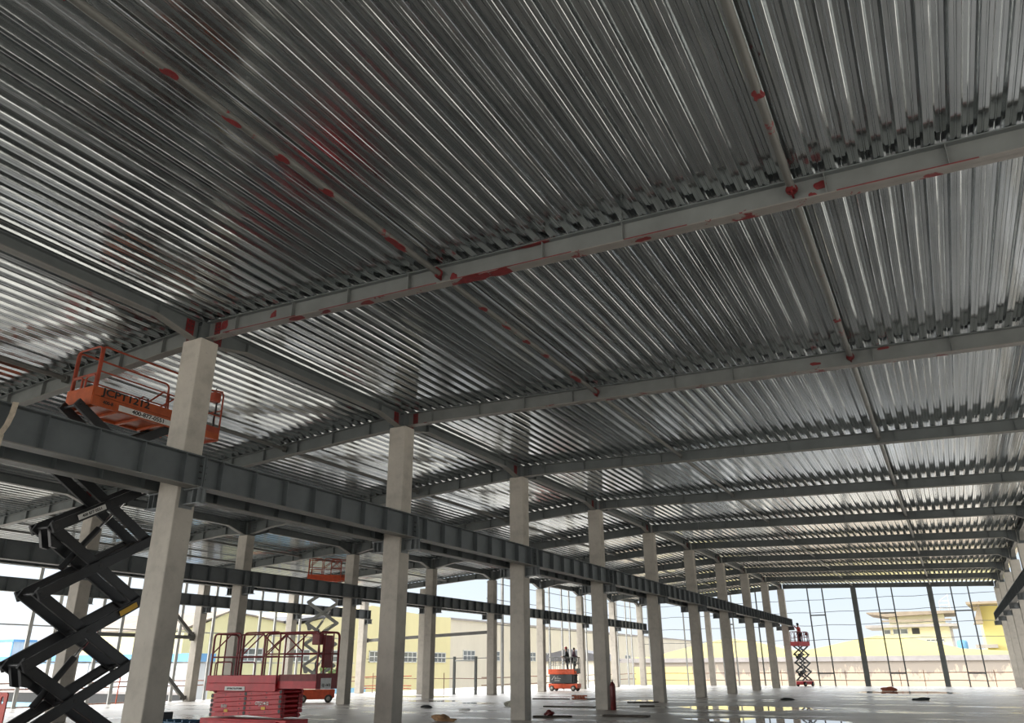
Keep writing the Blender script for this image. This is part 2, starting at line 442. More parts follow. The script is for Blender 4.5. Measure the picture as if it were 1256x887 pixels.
def mark(parent, c, r, sx, sy, sz, seed, label=None):
    o = MB().blob(c, r, .45, seed, sx, sy, sz, 3).build('primer_mark', 'primer', parent); return o
rb = right_beams[0]
for k, (x0, x1) in enumerate(((-12.2, -10.2), (-9.6, -6.9), (-6.6, -4.3), (-3.4, -2.4), (-.3, 1.4))):
    zb = ztop((x0+x1)/2)-.36
    MB().bar((x0, -.102, ztop(x0)-.36+.014), (x1, -.102, ztop(x1)-.36+.014), .006, .016).build('primer_mark', 'primer', rb)
for k, (x, dz, r) in enumerate(((-10.9, .2, .07), (-.5, .2, .07), (-.62, .05, .05), (-6.6, .12, .06), (-12.3, .2, .09))): mark(rb, (x, -.008, ztop(x)-.36+dz), r, 1.1, .12, 1.3, k+50)
for k, (x, r) in enumerate(((-6.2, .12), (-5.6, .1), (-6.0, .09), (-8.5, .07), (-3.1, .06), (-10.2, .09), (-9.5, .06))): mark(rb, (x, 0, ztop(x)-.362), r, 2.2, .9, .05, k+60)
mark(rb, (-4.9, -.06, ztop(-4.9)-.02), .10, 4.5, .3, .12, 71); mark(right_beams[1], (-1.6, -.008, ztop(-1.6)-.2), .07, 1.6, .12, .6, 72)
mark(right_beams[1], (-.2, -.008, ztop(-.2)-.05), .05, 1.6, .12, .8, 73)
# longitudinal beams between column tops
def long_beam(x, y0, y1, zt, depth, haunch, label, fw=.2):
    r = thing('ridge_beam' if abs(x-XA) < .5 else 'eaves_beam', label, 'beam', (x, y0, 0))
    L = y1-y0; a = .17
    top = [(a, zt), (L-a, zt)]
    bot = [(a, zt-depth-haunch), (a+.12, zt-depth-haunch), (a+1., zt-depth), (L-a-1., zt-depth), (L-a-.12, zt-depth-haunch), (L-a, zt-depth-haunch)]
    ibeam(r, 'y', top, bot, fw, [a+1., L-a-1.], 'steel', 'flange')
    for u in (a+.2, L-a-.2): primer_plate(r, 'y', u, lerp(bot, u)+.03, zt-.03, fw, .2)
    return r
zA = ztop(XA)-.004
bA = long_beam(XA, yf(-1), yf(0), zA, .25, .18, 'dark steel ridge beam reaching the nearest middle column from above the camera')
redden(bA)
for i in range(0, 9):
    oA = dup(bA, (XA, yf(i), 0), f'dark steel ridge beam between the {ORD[i]} and {ORD[i+1]} middle columns')
zBt = ztop(XB)-.004
bB = long_beam(XB, yf(0), yf(1), zBt, .28, .26, 'dark steel beam above the left row, ending at the column behind the scissor arms')
for i in range(1, 9):
    dup(bB, (XB, yf(i), 0), f'dark steel beam over the left row, between its {ORD[i-1]} and {ORD[i]} columns')
redden(bB)
zCt = ztop(XC)-.004
bC = long_beam(XC, yf(2), yf(3), zCt, .2, .1, 'grey eaves beam on the outermost left row, nearest span')
for i in (3, 4):
    dup(bC, (XC, yf(i), 0), f'grey eaves beam on the outermost left row, {ORD[i-2]} span from the camera')
bD = long_beam(XD, yf(0), yf(1), ztop(XD)-.004, .25, .3, 'dark eaves beam on the right row, ninth span from the end wall')
for i in range(1, 9):
    dup(bD, (XD, yf(i), 0), f'dark eaves beam on the right row, {ORD[8-i]} span from the end wall')

# tie tubes between roof beams
def tie(x, y0, label, near=False):
    r = thing('tie_tube', label, 'tie tube', (x, y0, ztop(x)-.17))
    MB().cyl((0, .06, 0), (0, S-.06, 0), .056, 12).build('tube', 'tie_near' if near else 'tie', r)
    for e in (.10, S-.10):
        m = MB(); m.cyl((0, e-.012, 0), (0, e+.012, 0), .085, 12); m.box(-.012, .012, e-.09, e+.09, -.10, .10)
        m.build('end_plate', 'primer' if near else 'tie', r)
    return r
for x, w in ((-.87, 'right'), (-6.86, 'left')):
    t0 = tie(x, yf(-1), f'grey tie tube with red paint spots overhead, {w} one of two before the nearest beam', True)
    if w == 'left':
        for k, y in enumerate((1.45, 2.45, 3.3, 4.2, 5.75, 6.0)): mark(t0, (0, y, -.05), .06, .9, 2.2 if k < 4 else 3., .25, 80+k)
    else: mark(t0, (0, 4.85, -.045), .06, 1., 1.3, .35, 90); mark(t0, (0, 7.05, -.05), .06, 1., 1.5, .3, 91)
    t1 = dup(t0, (x, yf(0), ztop(x)-.17), f'grey tie tube, {w} one of two between the first and second right roof beams')
    tf = tie(x, yf(1), f'grey tie tube, {w} one of two between the second and third right roof beams')
    for i in range(2, 9):
        dup(tf, (x, yf(i), ztop(x)-.17), f'grey tie tube, {w} of two between the {ORD[i]} and {ORD[i+1]} right roof beams')
for x, w in ((-17.4, 'right'), (-21.9, 'left')):
    tf = tie(x, yf(-1), f'dark tie tube left of the ridge, {w} of two before the nearest left roof beam')
    for i in range(0, 9):
        dup(tf, (x, yf(i), ztop(x)-.17), f'dark tie tube left of the ridge, {w} of two between its {ORD[i]} and {ORD[i+1]} beams')
for x, w in ((-30.0, 'right'), (-33.5, 'left')):
    tf = tie(x, yf(1), f'thin tie tube in the outer left aisle, {w} of two between its nearest beams')
    for i in range(2, 5):
        dup(tf, (x, yf(i), ztop(x)-.17), f'thin tie tube in the outer left aisle, {w} of two, {ORD[i-1]} span from the camera')

# ------------------------------------------------------------------ crane runway beams, one per bay
def crane_beam(x, y, label):
    r = thing('crane_beam', label, 'beam', (x, y, 4.865))
    a, b = .01, S-.01
    ibeam(r, 'y', [(a, .61), (b, .61)], [(a, 0), (b, 0)], .30, [S*(k+.5)/8 for k in range(8)], 'crane', 'flange', .012, .02)
    for u in (a+.012, b-.012): MB().box(-.14, .14, u-.01, u+.01, .02, .59).build('end_plate', 'crane', r)
    m = MB()
    for u in (.05, S-.05):
        for z in (.18, .30, .42):
            for lx in (-.09, .09): m.cyl((lx, u-.03, z), (lx, u+.03, z), .018, 6)
    m.build('bolt', 'bolt', r)
    return r
xa1, xa2 = XA+.28+.27-.04, XA-.28-.27-.04
proto = crane_beam(xa1, yf(-1), 'grey crane beam with a cream sling looped over it, nearest the camera')
for i in range(0, 9):
    dup(proto, (xa1, yf(i), 4.865), f'grey crane beam along the right of the middle row, {ORD[i]} span past the nearest column')
for i in range(-1, 9):
    dup(proto, (xa2, yf(i), 4.865), 'crane beam along the left of the middle row, span before the nearest column' if i < 0 else f'crane beam along the left of the middle row, {ORD[i]} span past the nearest column')
xb1, xb2 = XB+.53, XB-.53
for i in range(0, 9):
    dup(proto, (xb1, yf(i), 4.865), 'dark crane beam crossing behind the black scissor arms, second runway from the camera' if i == 0 else f'crane beam on the right face of the left row, {ORD[i]} span from the camera')
for i in range(0, 5):
    dup(proto, (xb2, yf(i), 4.865), f'crane beam on the hidden left face of the left row, {ORD[i]} span from the camera')
for i in range(1, 5):
    dup(proto, (XC+.52, yf(i), 4.865), f'crane beam on the outermost left row, {ORD[i-1]} span from the camera')
for i in range(0, 9):
    dup(proto, (XD-.52, yf(i), 4.865), f'crane beam at the right edge row, {ORD[8-i]} span from the open end')
# sling over the nearest crane beam
m = MB()
def strap(mb, pts, w, nrm):
    w2 = Vector(nrm).normalized()*w/2; P = [Vector(p) for p in pts]
    vs = []; t = Vector((.004, 0, 0))
    for p in P: vs += [p-w2-t, p+w2-t, p+w2+t, p-w2+t]
    fs = []
    for k in range(len(P)-1):
        for j in range(4): fs.append((4*k+j, 4*k+(j+1) % 4, 4*k+4+(j+1) % 4, 4*k+4+j))
    fs += [(0, 1, 2, 3), tuple(4*(len(P)-1)+j for j in (3, 2, 1, 0))]
    mb._add(vs, fs)
xs = xa1+.16
strap(m, [(xs, 6.40, 5.50), (xs+.01, 6.38, 5.3), (xs+.02, 6.34, 5.12), (xs+.01, 6.26, 4.9), (xs, 6.2, 4.72), (xs-.02, 6.17, 4.58)], .09, (0, 1, .15))
strap(m, [(xs+.02, 6.30, 4.95), (xs+.012, 6.29, 4.75), (xs-.01, 6.28, 4.6), (xs-.02, 6.24, 4.5)], .06, (0, 1, .1))
m.box(xa1-.16, xs, 6.355, 6.445, 5.478, 5.488); m.box(xa1-.165, xa1-.155, 6.355, 6.445, 4.85, 5.488)
tag(m.build('lifting_sling', 'sling'), 'cream webbing sling looped over the nearest crane beam at the left edge', 'sling')

# ------------------------------------------------------------------ end wall posts, girts, guard rails
def hpost(x, y, h, label, w=.28):
    r = thing('steel_wind_column', label, 'column', (x, y, 0))
    m = MB(); m.box(-w/2, w/2, -w/2, -w/2+.014, .02, h); m.box(-w/2, w/2, w/2-.014, w/2, .02, h); m.box(-.006, .006, -w/2, w/2, .02, h)
    m.build('shaft', 'postdark', r)
    MB().box(-.2, .2, -.2, .2, 0, .02).build('base_plate', 'postdark', r)
    return r
hpost(-6.88, yf(9)+.02, ztop(-6.88)-.37, 'dark steel column in the middle of the open end wall, left of two', .4)
hpost(-.98, yf(9)+.02, ztop(-.98)-.37, 'dark steel column in the open end wall, right of two, before the terraced house', .4)
def thin_post(x, y, h, label, grp, mat='post', w=.085, d=.15):
    r = thing('wall_post', label, 'post', (x, y, 0), 0, grp)
    m = MB(); m.box(-w/2, w/2, -d/2, -d/2+.012, .012, h); m.box(-w/2, -w/2+.012, -d/2, d/2, .012, h); m.box(w/2-.012, w/2, -d/2, d/2, .012, h)
    m.build('channel', mat, r); MB().box(-.09, .09, -.1, .1, 0, .012).build('base_plate', mat, r)
    return r
ends = [-25.7, -22.2, -18.75, -17.55, -15.27, -10.71, -9.46, -5.07, -3.88, .58, 1.82]
for k, x in enumerate(ends):
    side = f'{ORD[k]} from the left'
    thin_post(x, yf(9)+.25, ztop(x)-.1, f'thin steel post in the open end wall, {side}', 'posts of the open end wall', 'postdark' if k > 3 else 'post', .10, .12)
for k, (a, b, z) in enumerate(((-10.71, -9.46, 5.75), (-10.71, -9.46, 1.0), (-5.07, -3.88, 5.75), (-5.07, -3.88, 1.0), (.58, 1.82, 5.75), (.58, 1.82, 1.0), (-18.75, -17.55, 5.2))):
    tag(MB().box(a+.05, b-.05, yf(9)+.19, yf(9)+.31, z-.05, z+.05).build('frame_rail', 'postdark'),
        ('upper' if z > 3 else 'lower')+' short cross rail joining the '+{0: 'left', 1: 'left', 2: 'middle', 3: 'middle', 4: 'right', 5: 'right', 6: 'far left'}[k]+' post pair of the end wall', 'rail')
def wavy(a, b, n, amp, seed):
    rnd = random.Random(seed); a, b = Vector(a), Vector(b)
    return [a.lerp(b, t/n)+Vector((0, 0, amp*math.sin(t*1.3+seed)+rnd.uniform(-amp, amp)*.4)) for t in range(n+1)]
for k, z in enumerate((7.0, 5.95, 4.85, 3.65)):
    tag(MB().tube(wavy((-26.4, yf(9)+.345, z-.0), (3.8, yf(9)+.345, z+.1), 40, .03, k+1), .022, 6).build('girt_wire', 'wire'),
        f'thin horizontal wire across the open end wall, {ORD[k]} from the top', 'wire')
for k, z in enumerate((1.02, .42)):
    tag(MB().tube(wavy((-26.4, yf(9)+.42, z), (3.8, yf(9)+.42, z+.05), 30, .012, k+5), .03, 8).build('guard_rail', 'rust'),
        ('upper' if k == 0 else 'lower')+' rusty scaffold tube guard rail along the open end wall', 'rail')
for k, x in enumerate((-21, -13.9, -8.6, -4.4, -2.6, 2.4)):
    tag(MB().cyl((x, yf(9)+.48, 0), (x, yf(9)+.48, 1.25), .026, 8).build('guard_post', 'rust'), f'short rusty scaffold upright at the end wall edge, {ORD[k]} from the left', 'post')
# left side posts
for k, y in enumerate((22.68, 23.9, 26.2, 27.4, 31.05, 33.3, 36.9, 38.2, 40.45)):
    thin_post(-37.62, y, 6.35, f'pale thin steel post at the left open side, {ORD[k]} from the left edge', 'posts of the left open side', 'post', .10, .16)
for k, z in enumerate((5.0, 3.55, 1.95)):
    tag(MB().box(-37.75, -37.70, 18.5, yf(5), z-.03, z+.03).build('side_girt', 'post'), ('highest', 'middle', 'lowest')[k]+' thin girt along the left open side', 'girt')
for k, z in enumerate((1.03, .78)):
    tag(MB().tube(wavy((-37.9, 17, z), (-37.9, yf(5)+.5, z), 20, .02, k+9), .03, 8).build('guard_rail', 'rust'), ('upper' if k == 0 else 'lower')+' scaffold tube guard rail along the left floor edge', 'rail')
tag(MB().tube(wavy((-37.85, 20, .035), (-37.85, 31, .035), 16, .0, 3), .03, 8).build('edge_tube', 'rust'), 'reddish tube lying along the left floor edge', 'tube')
for k, y in enumerate((24.6, 27.9)):
    tag(MB().cyl((-37.74, y, 0), (-37.77, y+.05, 1.35), .028, 8).build('marker_pole', 'orangeflag'), ('orange red marker pole at the left floor edge, nearer one', 'orange red marker pole at the left floor edge, beyond the black arms')[k], 'pole')
# braces in the left side frame
for k, (a, b, lab) in enumerate((((-37.1, 28.2, 6.0), (-37.1, 31.5, 3.35), 'grey diagonal brace above the strut left of the braced column'),
                     ((-37.1, 24.9, 3.25), (-37.1, 31.65, 3.25), 'grey horizontal strut meeting the braced left column'),
                     ((-37.1, 28.2, 3.0), (-37.1, 31.55, .1), 'grey diagonal brace running down to the foot of the braced column'))):
    r = thing('wall_brace', lab, 'brace', a)
    d = Vector(b)-Vector(a)
    MB().bar((0, 0, 0), d, .16, .18).build('tube', 'tie', r)
    MB().box(-.02, .02, d.y-.3, d.y+.1, d.z-.18 if k != 2 else d.z, d.z+.18).build('gusset', 'tie', r)
# gable at frame five, and outer side of the narrow part
r = thing('gable_strut', 'grey steel strut crossing the left gable in front of the yellow factory', 'strut', (XC+.1, yf(5)+.36, 3.45))
MB().bar((0, 0, 0), (10.5, 0, .35), .16, .2).build('strut', 'tie', r)
for e in (.05, 10.45): MB().box(e-.05, e+.05, -.14, .14, -.14+e*.035, .16+e*.035).build('end_plate', 'tie', r)
r = thing('door_frame', 'grey steel door frame standing in the left gable', 'frame', (-28.5, yf(5)+.08, 0))
for x in (-.85, .8): MB().box(x-.07, x+.07, -.07, .07, 0, 2.3).build('frame_post', 'postdark', r)
MB().box(-.78, .73, -.05, .05, 2.0, 2.1).build('frame_head', 'post', r)
for k, z in enumerate((6.95, 5.9, 4.3)):
    tag(MB().tube(wavy((XB-.42, yf(5), z), (XB-.42, yf(9), z), 20, .012, k), .022, 6).build('girt_wire', 'wire'), ('top', 'middle', 'lower')[k]+' thin girt line along the sunlit far left columns', 'wire')
for k, z in enumerate((2.2, .95)):
    tag(MB().tube(wavy((XC+.3, yf(5)+.25, z), (XB-.05, yf(5)+.25, z), 20, .012, k), .022, 6).build('girt_wire', 'wire' if k == 0 else 'rust'), ('thin wire across the left gable', 'rusty guard rail across the left gable')[k], 'wire')
for k, y in enumerate((48.75, 56.2, 58.45, 59.9, 63.25, 70.5, 72.85, 74.2)):
    thin_post(XB-.55, y, ztop(XB-.55)-.06, f'white thin post outside the sunlit far left columns, {ORD[k]} from the camera', 'posts outside the far left columns', 'post', .10 if k else .14, .16)
for k, z in enumerate((1.0, .55)):
    tag(MB().tube(wavy((XB-.75, yf(5), z), (XB-.75, yf(9), z), 20, .015, k+2), .028, 8).build('guard_rail', 'rust'), ('upper' if k == 0 else 'lower')+' rusty guard rail outside the sunlit far left columns', 'rail')
for k, (x, y, hh, nm) in enumerate(((-36.2, 46.69, 1.3, 'left'), (-34.6, 46.69, 1.5, 'middle'), (-30.3, 46.69, 1.3, 'right'))):
    tag(MB().cyl((x, y, 0), (x, y, hh), .026, 8).build('guard_post', 'rust'), f'{nm} rusty scaffold upright at the left gable floor edge', 'post')
for k, z in enumerate((1.05, .45, .28)):
    tag(MB().tube(wavy((-37.3, 46.78, z), (-33.0, 46.78, z+.03), 8, .02, k+4), .03, 8).build('guard_rail', 'orangeflag'), ('upper', 'middle', 'lower')[k]+' orange rusty rail at the foot of the last outer left column', 'rail')

# ------------------------------------------------------------------ scissor lifts
def text(s, size, mat, parent, mtx, name='lettering', ext=.002, sx=1., label=None):
    cu = bpy.data.curves.new(name, 'FONT'); cu.body = s; cu.size = size; cu.extrude = ext; cu.align_x = 'CENTER'; cu.align_y = 'CENTER'
    cu.offset = size*.025
    t = bpy.data.objects.new('t', cu); C.objects.link(t)
    dg = bpy.context.evaluated_depsgraph_get(); me = bpy.data.meshes.new_from_object(t.evaluated_get(dg))
    bpy.data.objects.remove(t); me.transform(mtx @ Matrix.Diagonal((sx, 1, 1, 1))); me.materials.clear(); me.materials.append(M[mat])
    o = bpy.data.objects.new(name, me); C.objects.link(o); o.parent = parent
    if label: o['label'] = label
    return o
def fmt(x, y, z, face):   # a text frame standing on a side: face '-y' reads along +x, '+x' reads along +y
    R = Matrix.Rotation(PI/2, 4, 'X')
    if face == '+y': R = Matrix.Rotation(PI, 4, 'Z') @ R
    if face == '+x': R = Matrix.Rotation(PI/2, 4, 'Z') @ R
    if face == '-x': R = Matrix.Rotation(-PI/2, 4, 'Z') @ R
    return Matrix.Translation((x, y, z)) @ R
def arc(p0, pc, p1, n=5):
    p0, pc, p1 = Vector(p0), Vector(pc), Vector(p1)
    return [p0*(1-t)**2+pc*2*t*(1-t)+p1*t*t for t in [k/n for k in range(n+1)]]
def rail_panel(mb, a, b, z0, z1, r=.02, mids=(.52,), rad=.12, inner=(), diag=None, n=8):
    a, b = Vector((*a, 0)), Vector((*b, 0)); d = (b-a); L = d.length; u = d.normalized(); Z = Vector((0, 0, 1))
    pts = [a+Z*z0]+arc(a+Z*(z1-rad), a+Z*z1, a+Z*z1+u*rad)+arc(b+Z*z1-u*rad, b+Z*z1, b+Z*(z1-rad))+[b+Z*z0]
    mb.tube(pts, r, n)
    for f in mids: mb.cyl(a+Z*(z0+(z1-z0)*f), b+Z*(z0+(z1-z0)*f), r*.8, n)
    for f in inner: mb.cyl(a+u*L*f+Z*z0, a+u*L*f+Z*z1, r*.85, n)
    for (f0, g0, f1, g1) in (diag or ()):
        mb.cyl(a+u*L*f0+Z*(z0+(z1-z0)*g0), a+u*L*f1+Z*(z0+(z1-z0)*g1), r*.8, n)
def wheel(root, x, y, r, w, s):
    t = MB().lathe([(r*.6, -w/2), (r*.92, -w/2), (r, -w/2+.03), (r, w/2-.03), (r*.92, w/2), (r*.6, w/2)], (x, y, r), 20, 'y').build('wheel', 'rubber', root)
    MB().lathe([(.02, -w/2-.012), (r*.5, -w/2-.01), (r*.62, -w/2+.02), (r*.62, w/2-.02), (r*.5, w/2+.01), (.02, w/2+.012)], (x, y, r), 16, 'y').build('hub', 'hub', t)
def scissor_lift(label, loc, rz, L, W, n, zb, zt, xa, xb, mc, mp, mr, marm, Lp, ext, rail, ah=.15, aw=.055, toe=.17, skirt=.12, x0p=0., holes=False, group=None, plain=False, near=True, chassis=(.14, .42), cover=False):
    """x along the length, platform from x0p to x0p+Lp plus an extension deck"""
    root = thing('scissor_lift', label, 'lift', loc, rz, group)
    h = W/2; c0, c1 = chassis
    # chassis
    m = MB(); m.prism([(.0, c0+.1), (.12, c0), (L-.12, c0), (L, c0+.1), (L, c1), (0, c1)], -h+.06, h-.06, 'x')
    m.box(.25, L-.25, -h, -h+.06, c0+.04, c1-.03); m.box(.25, L-.25, h-.06, h, c0+.04, c1-.03)
    ch = m.build('chassis', mc, root, bevel=.012)
    m = MB()
    for s in (-1, 1): m.box(L*.36, L*.64, s*h-.012, s*h+.012, c0+.08, c1-.07)
    m.build('side_hatch', mc, ch)
    wr = min(.19, c1*.42)
    for x in (.30, L-.30):
        for s in (-1, 1): wheel(root, x, s*(h-.03), wr, .13, s)
    # scissor stack
    dz = (zt-zb)/n; yo, yi = h-.10, h-.10-aw-.012
    for k in range(n):
        a, b = zb+k*dz, zb+(k+1)*dz
        for s in (-1, 1):
            for (y, p, q) in ((s*yo, (xa, a), (xb, b)), (s*yi, (xb, a), (xa, b))):
                m = MB(); dx, dzv = q[0]-p[0], q[1]-p[1]; ll = math.hypot(dx, dzv); ex = ah*.42/ll
                P = (p[0]-dx*ex, y, p[1]-dzv*ex); Q = (q[0]+dx*ex, y, q[1]+dzv*ex)
                m.bar(P, Q, aw, ah)
                arm = m.build('scissor_arm', marm, root, bevel=.006)
                for f in ((0, .5, 1) if near else (.5,)):
                    MB().cyl((p[0]+dx*f, y-aw*.62, p[1]+dzv*f), (p[0]+dx*f, y+aw*.62, p[1]+dzv*f), .042, 10).build('pivot_pin', 'bolt' if marm != 'greyarm' else 'greyarm', arm)
                if holes and s < 0 and y == s*yo:
                    for f in (.2, .42, .58, .8): MB().cyl((p[0]+dx*f, y-aw*.56, p[1]+dzv*f), (p[0]+dx*f, y, p[1]+dzv*f), .016, 8).build('bolt', 'bolt', arm)
        for (x, z) in ((xa, a), (xb, a), ((xa+xb)/2, (a+b)/2))+(((xa, b), (xb, b)) if k == n-1 else ()):
            MB().cyl((x, -yo, z), (x, yo, z), .03, 10).build('cross_shaft', marm, root)
    if dz > .5:
        for j, k in enumerate(range(0, n-1, 2)):
            a = zb+k*dz
            p = Vector((xa+(xb-xa)*.22, 0, a+dz*.42)); q = Vector((xa+(xb-xa)*.74, 0, a+dz*1.62))
            cy = MB().cyl(p, p.lerp(q, .58), .062, 14).build('hydraulic_barrel', marm, root)
            MB().cyl(p.lerp(q, .56), q, .032, 12).build('rod', 'chrome', cy)
            for y0b in (-yi+.06, yi-.14):
                MB().prism([(xa-.02, a+dz-.02), (xa+.16, a+dz-.10), (xa+.28, a+dz-.30), (xa+.20, a+dz-.37), (xa+.08, a+dz-.35)], y0b, y0b+.08, 'x').build('arm_bracket', marm, root)
            pts = [Vector((xa+(xb-xa)*t, -yi+.08, a+dz*(t if t < .5 else t)))+Vector((0, .02*math.sin(9*t), .10+.03*math.sin(11*t))) for t in [q/12 for q in range(13)]]
            MB().tube(pts, .012, 6).build('hose', 'black' if marm != 'black' else 'rubber', root)
    # platform
    zf = zt+.06; x1p = x0p+Lp
    m = MB(); m.box(x0p, x1p, -h+.02, h-.02, zf, zf+.04)
    for s in (-1, 1): m.box(x0p, x1p, s*h-.02, s*h+.02, zf-.05, zf+skirt)
    for t in range(5): m.box(x0p+.1+t*(Lp-.25)/4, x0p+.16+t*(Lp-.25)/4, -h+.02, h-.02, zf-.06, zf)
    pf = m.build('platform_deck', mp, root, bevel=.006)
    m = MB()
    for s in (-1, 1): m.box(x0p+.01, x1p-.01, s*(h+.004)-.012, s*(h+.004)+.012, zf+skirt+.008, zf+skirt+toe)
    m.box(x0p-.012, x0p+.012, -h, h, zf-.04, zf+skirt+toe)
    m.build('toe_board', mp, root)
    zr0, zr1 = zf+skirt, zf+rail
    hy = h-.03
    for s in (-1, 1):
        if plain:
            m = MB(); rail_panel(m, (x0p+.05, s*hy), (x1p-.03, s*hy), zr0, zr1, r=.022, mids=(.5,)); m.build('guard_rail', mr, root)
            m = MB(); m.bar((x0p+.06, s*hy, zr0), (x0p+.06, s*hy, zr1-.03), .05, .05); m.build('corner_post', mr, root)
            continue
        m = MB(); rail_panel(m, (x0p+.05, s*hy), (x0p+Lp*.42, s*hy), zr0, zr1, inner=(.22,) if not plain else (), diag=((.0, .6, .62, .98),)); m.build('guard_rail', mr, root)
        m = MB(); rail_panel(m, (x0p+Lp*.46, s*hy), (x1p-.03, s*hy), zr0, zr1, diag=((.0, .55, .55, .98), (.5, .98, 1., .62))); m.build('guard_rail', mr, root)
    m = MB(); rail_panel(m, (x0p+.03, -hy), (x0p+.03, hy), zr0, zr1, mids=(.45,) if plain else (.52,), inner=() if plain else (.5,)); m.build('end_gate', mr, root)
    for s in (-1, 1):
        if plain:
            m = MB(); rail_panel(m, (x0p+.03, s*hy*.95), (x0p+.03, s*hy*.15), zr0, zr0+(zr1-zr0)*.42, r=.022, mids=(.35,), rad=.08)
        else:
            m = MB(); rail_panel(m, (x0p+.16, s*(hy-.02)), (x0p+.72, s*(hy-.02)), zr0, zr0+(zr1-zr0)*.42, r=.016, mids=(.35,), rad=.08)
        m.build('entry_handrail', mr, root)
    ze = zf+.05; he = h-.07
    m = MB(); m.box(x1p-.3, x1p+ext, -he, he, ze, ze+.04)
    for s in (-1, 1): m.box(x1p-.3, x1p+ext, s*he-.015, s*he+.015, ze-.04, ze+.12)
    m.build('extension_deck', mp, root)
    m = MB(); xe = x1p+ext
    for s in (-1, 1): m.box(x1p, xe, s*he-.012, s*he+.012, ze+.12, ze+.26)
    m.box(xe-.012, xe+.012, -he, he, ze-.05, ze+.28)
    m.build('extension_toe_board', mr, root)
    m = MB()
    rail_panel(m, (xe-.01, -he), (xe-.01, he), ze+.2, zr1-.02, inner=(.3, .7))
    m.build('extension_rail', mr, root)
    for s in (-1, 1):
        m = MB()
        if plain:
            y = s*(he-.01); a = x1p-1.1; zm = zr0+(zr1-zr0)*.5
            m.tube([(a, y, zr0), (a, y, zr0+.16), (a+.42, y, zm+.04), (a+.55, y, zm+.02), (a+.6, y, zr0)], .02, 8)
            m.tube([(a+.85, y, zr0), (a+.88, y, zm-.08), (a+1.15, y, zm+.16), (a+1.5, y, zr1-.1), (xe-.04, y, zr1-.02)], .02, 8).cyl((a+.87, y, zm-.1), (xe-.02, y, zm-.1), .017, 8)
        else: rail_panel(m, (x1p-.55, s*(he-.01)), (xe-.02, s*(he-.01)), ze+.2, zr1-.02, diag=((.0, .5, .4, .98),))
        m.build('extension_rail', mr, root)
    m = MB(); m.box(xe-.25, xe-.05, -he+.02, -he+.2, zr1-.30, zr1-.06)
    cb = m.build('control_box', mr, root, bevel=.02)
    MB().cyl((xe-.17, -he+.11, zr1-.06), (xe-.15, -he+.11, zr1+.04), .016, 8).build('joystick', 'black', cb)
    MB().tube([(xe-.1, -he+.1, zr1-.28), (xe-.08, -he+.12, zr1-.5), (xe-.14, -he+.08, zr1-.7), (xe-.1, -he+.1, zr0)], .02, 8).build('control_cable', 'black', root)
    return root
# raised orange lift beside the nearest column; its length runs along the building
L1 = scissor_lift('tall orange scissor lift raised on black arms beside the nearest concrete column', (-14.845, 8.75, 0), PI/2, 2.4, .85, 5, .46, 6.56, .08, 2.16, 'orange', 'orange', 'orail', 'black', 2.35, .95, 1.24, x0p=.2, ah=.19, aw=.07, plain=True, skirt=.16, toe=.19)
# lettering on the side that faces the hall (local -y)
text('JCPT1212', .21, 'ink', L1, fmt(.95, -.446, 6.895, '-y'), 'model_lettering', sx=1.3, label='black model lettering')
MB().box(.80, 2.2, -.451, -.443, 6.60, 6.72).build('hire_sticker', 'white', L1)
text('400-877-0551', .12, 'ink', L1, fmt(1.52, -.453, 6.66, '-y'), 'phone_lettering', sx=1.2)
text('400-8', .10, 'ink', L1, fmt(.55, -.447, 6.68, '-y'), 'phone_lettering')
text('.D.', .16, 'ink', L1, fmt(2.3, -.446, 6.88, '-y'), 'phone_lettering')
# sticker on the arm
zmid = .46+1.22*3.5
mt = Matrix.Translation((.08+2.08*.30, -.397, .46+1.22*3+1.22*.30)) @ Matrix.Rotation(-math.atan2(1.22, 2.08), 4, 'Y')
o = MB().box(-.3, .3, -.006, .006, -.05, .05).build('arm_sticker', 'white', L1); o.data.transform(mt)
o = text('400 877 0551', .075, 'ink', L1, mt @ Matrix.Translation((0, -.008, 0)) @ Matrix.Rotation(PI/2, 4, 'X'), 'sticker_lettering', sx=1.05)
mt2 = Matrix.Translation((.08+2.08*.86, -.397, .46+1.22*3+1.22*.86)) @ Matrix.Rotation(-math.atan2(1.22, 2.08), 4, 'Y')
o = MB().box(-.2, .2, -.006, .006, -.045, .045).build('arm_sticker', 'white', L1); o.data.transform(mt2)
o = MB().box(-.17, -.09, -.01, .01, -.04, .04).build('arm_sticker_mark', 'red', L1); o.data.transform(mt2)
mt3 = Matrix.Translation((.08+2.08*.86, -.397, .46+1.22*1+1.22*.86)) @ Matrix.Rotation(-math.atan2(1.22, 2.08), 4, 'Y')
o = MB().box(-.2, .2, -.006, .006, -.05, .05).build('arm_sticker', 'yellowst', L1); o.data.transform(mt3)

# folded red lift in the foreground
L2 = scissor_lift('red scissor lift folded flat on the floor, large railing, near the camera', (-16.25, 14.72, 0), 0, 2.75, .84, 5, .60, 1.11, .32, 2.5, 'red', 'red', 'redrail', 'red', 2.25, 1.13, 1.24, ah=.096, aw=.06, x0p=.15, holes=True, chassis=(.15, .52))
MB().box(.8, 1.45, -.448, -.441, 1.13, 1.22).build('platform_plate', 'white', L2)
text('LIFTING PLATFORM', .055, 'ink', L2, fmt(1.12, -.45, 1.175, '-y'), 'plate_lettering')
MB().box(3.545, 3.556, -.22, .12, 1.17, 1.40).build('end_plate_sign', 'white', L2)
text('GJ -1412', .08, 'ink', L2, fmt(3.56, -.05, 1.25, '+x'), 'sign_lettering')
MB().box(3.50, 3.512, -.2, .12, 1.62, 2.32).build('rail_panel_board', 'redrail', L2)
text('0101', .10, 'whiteink', L2, fmt(.75, -.358, .785, '-y'), 'arm_lettering')
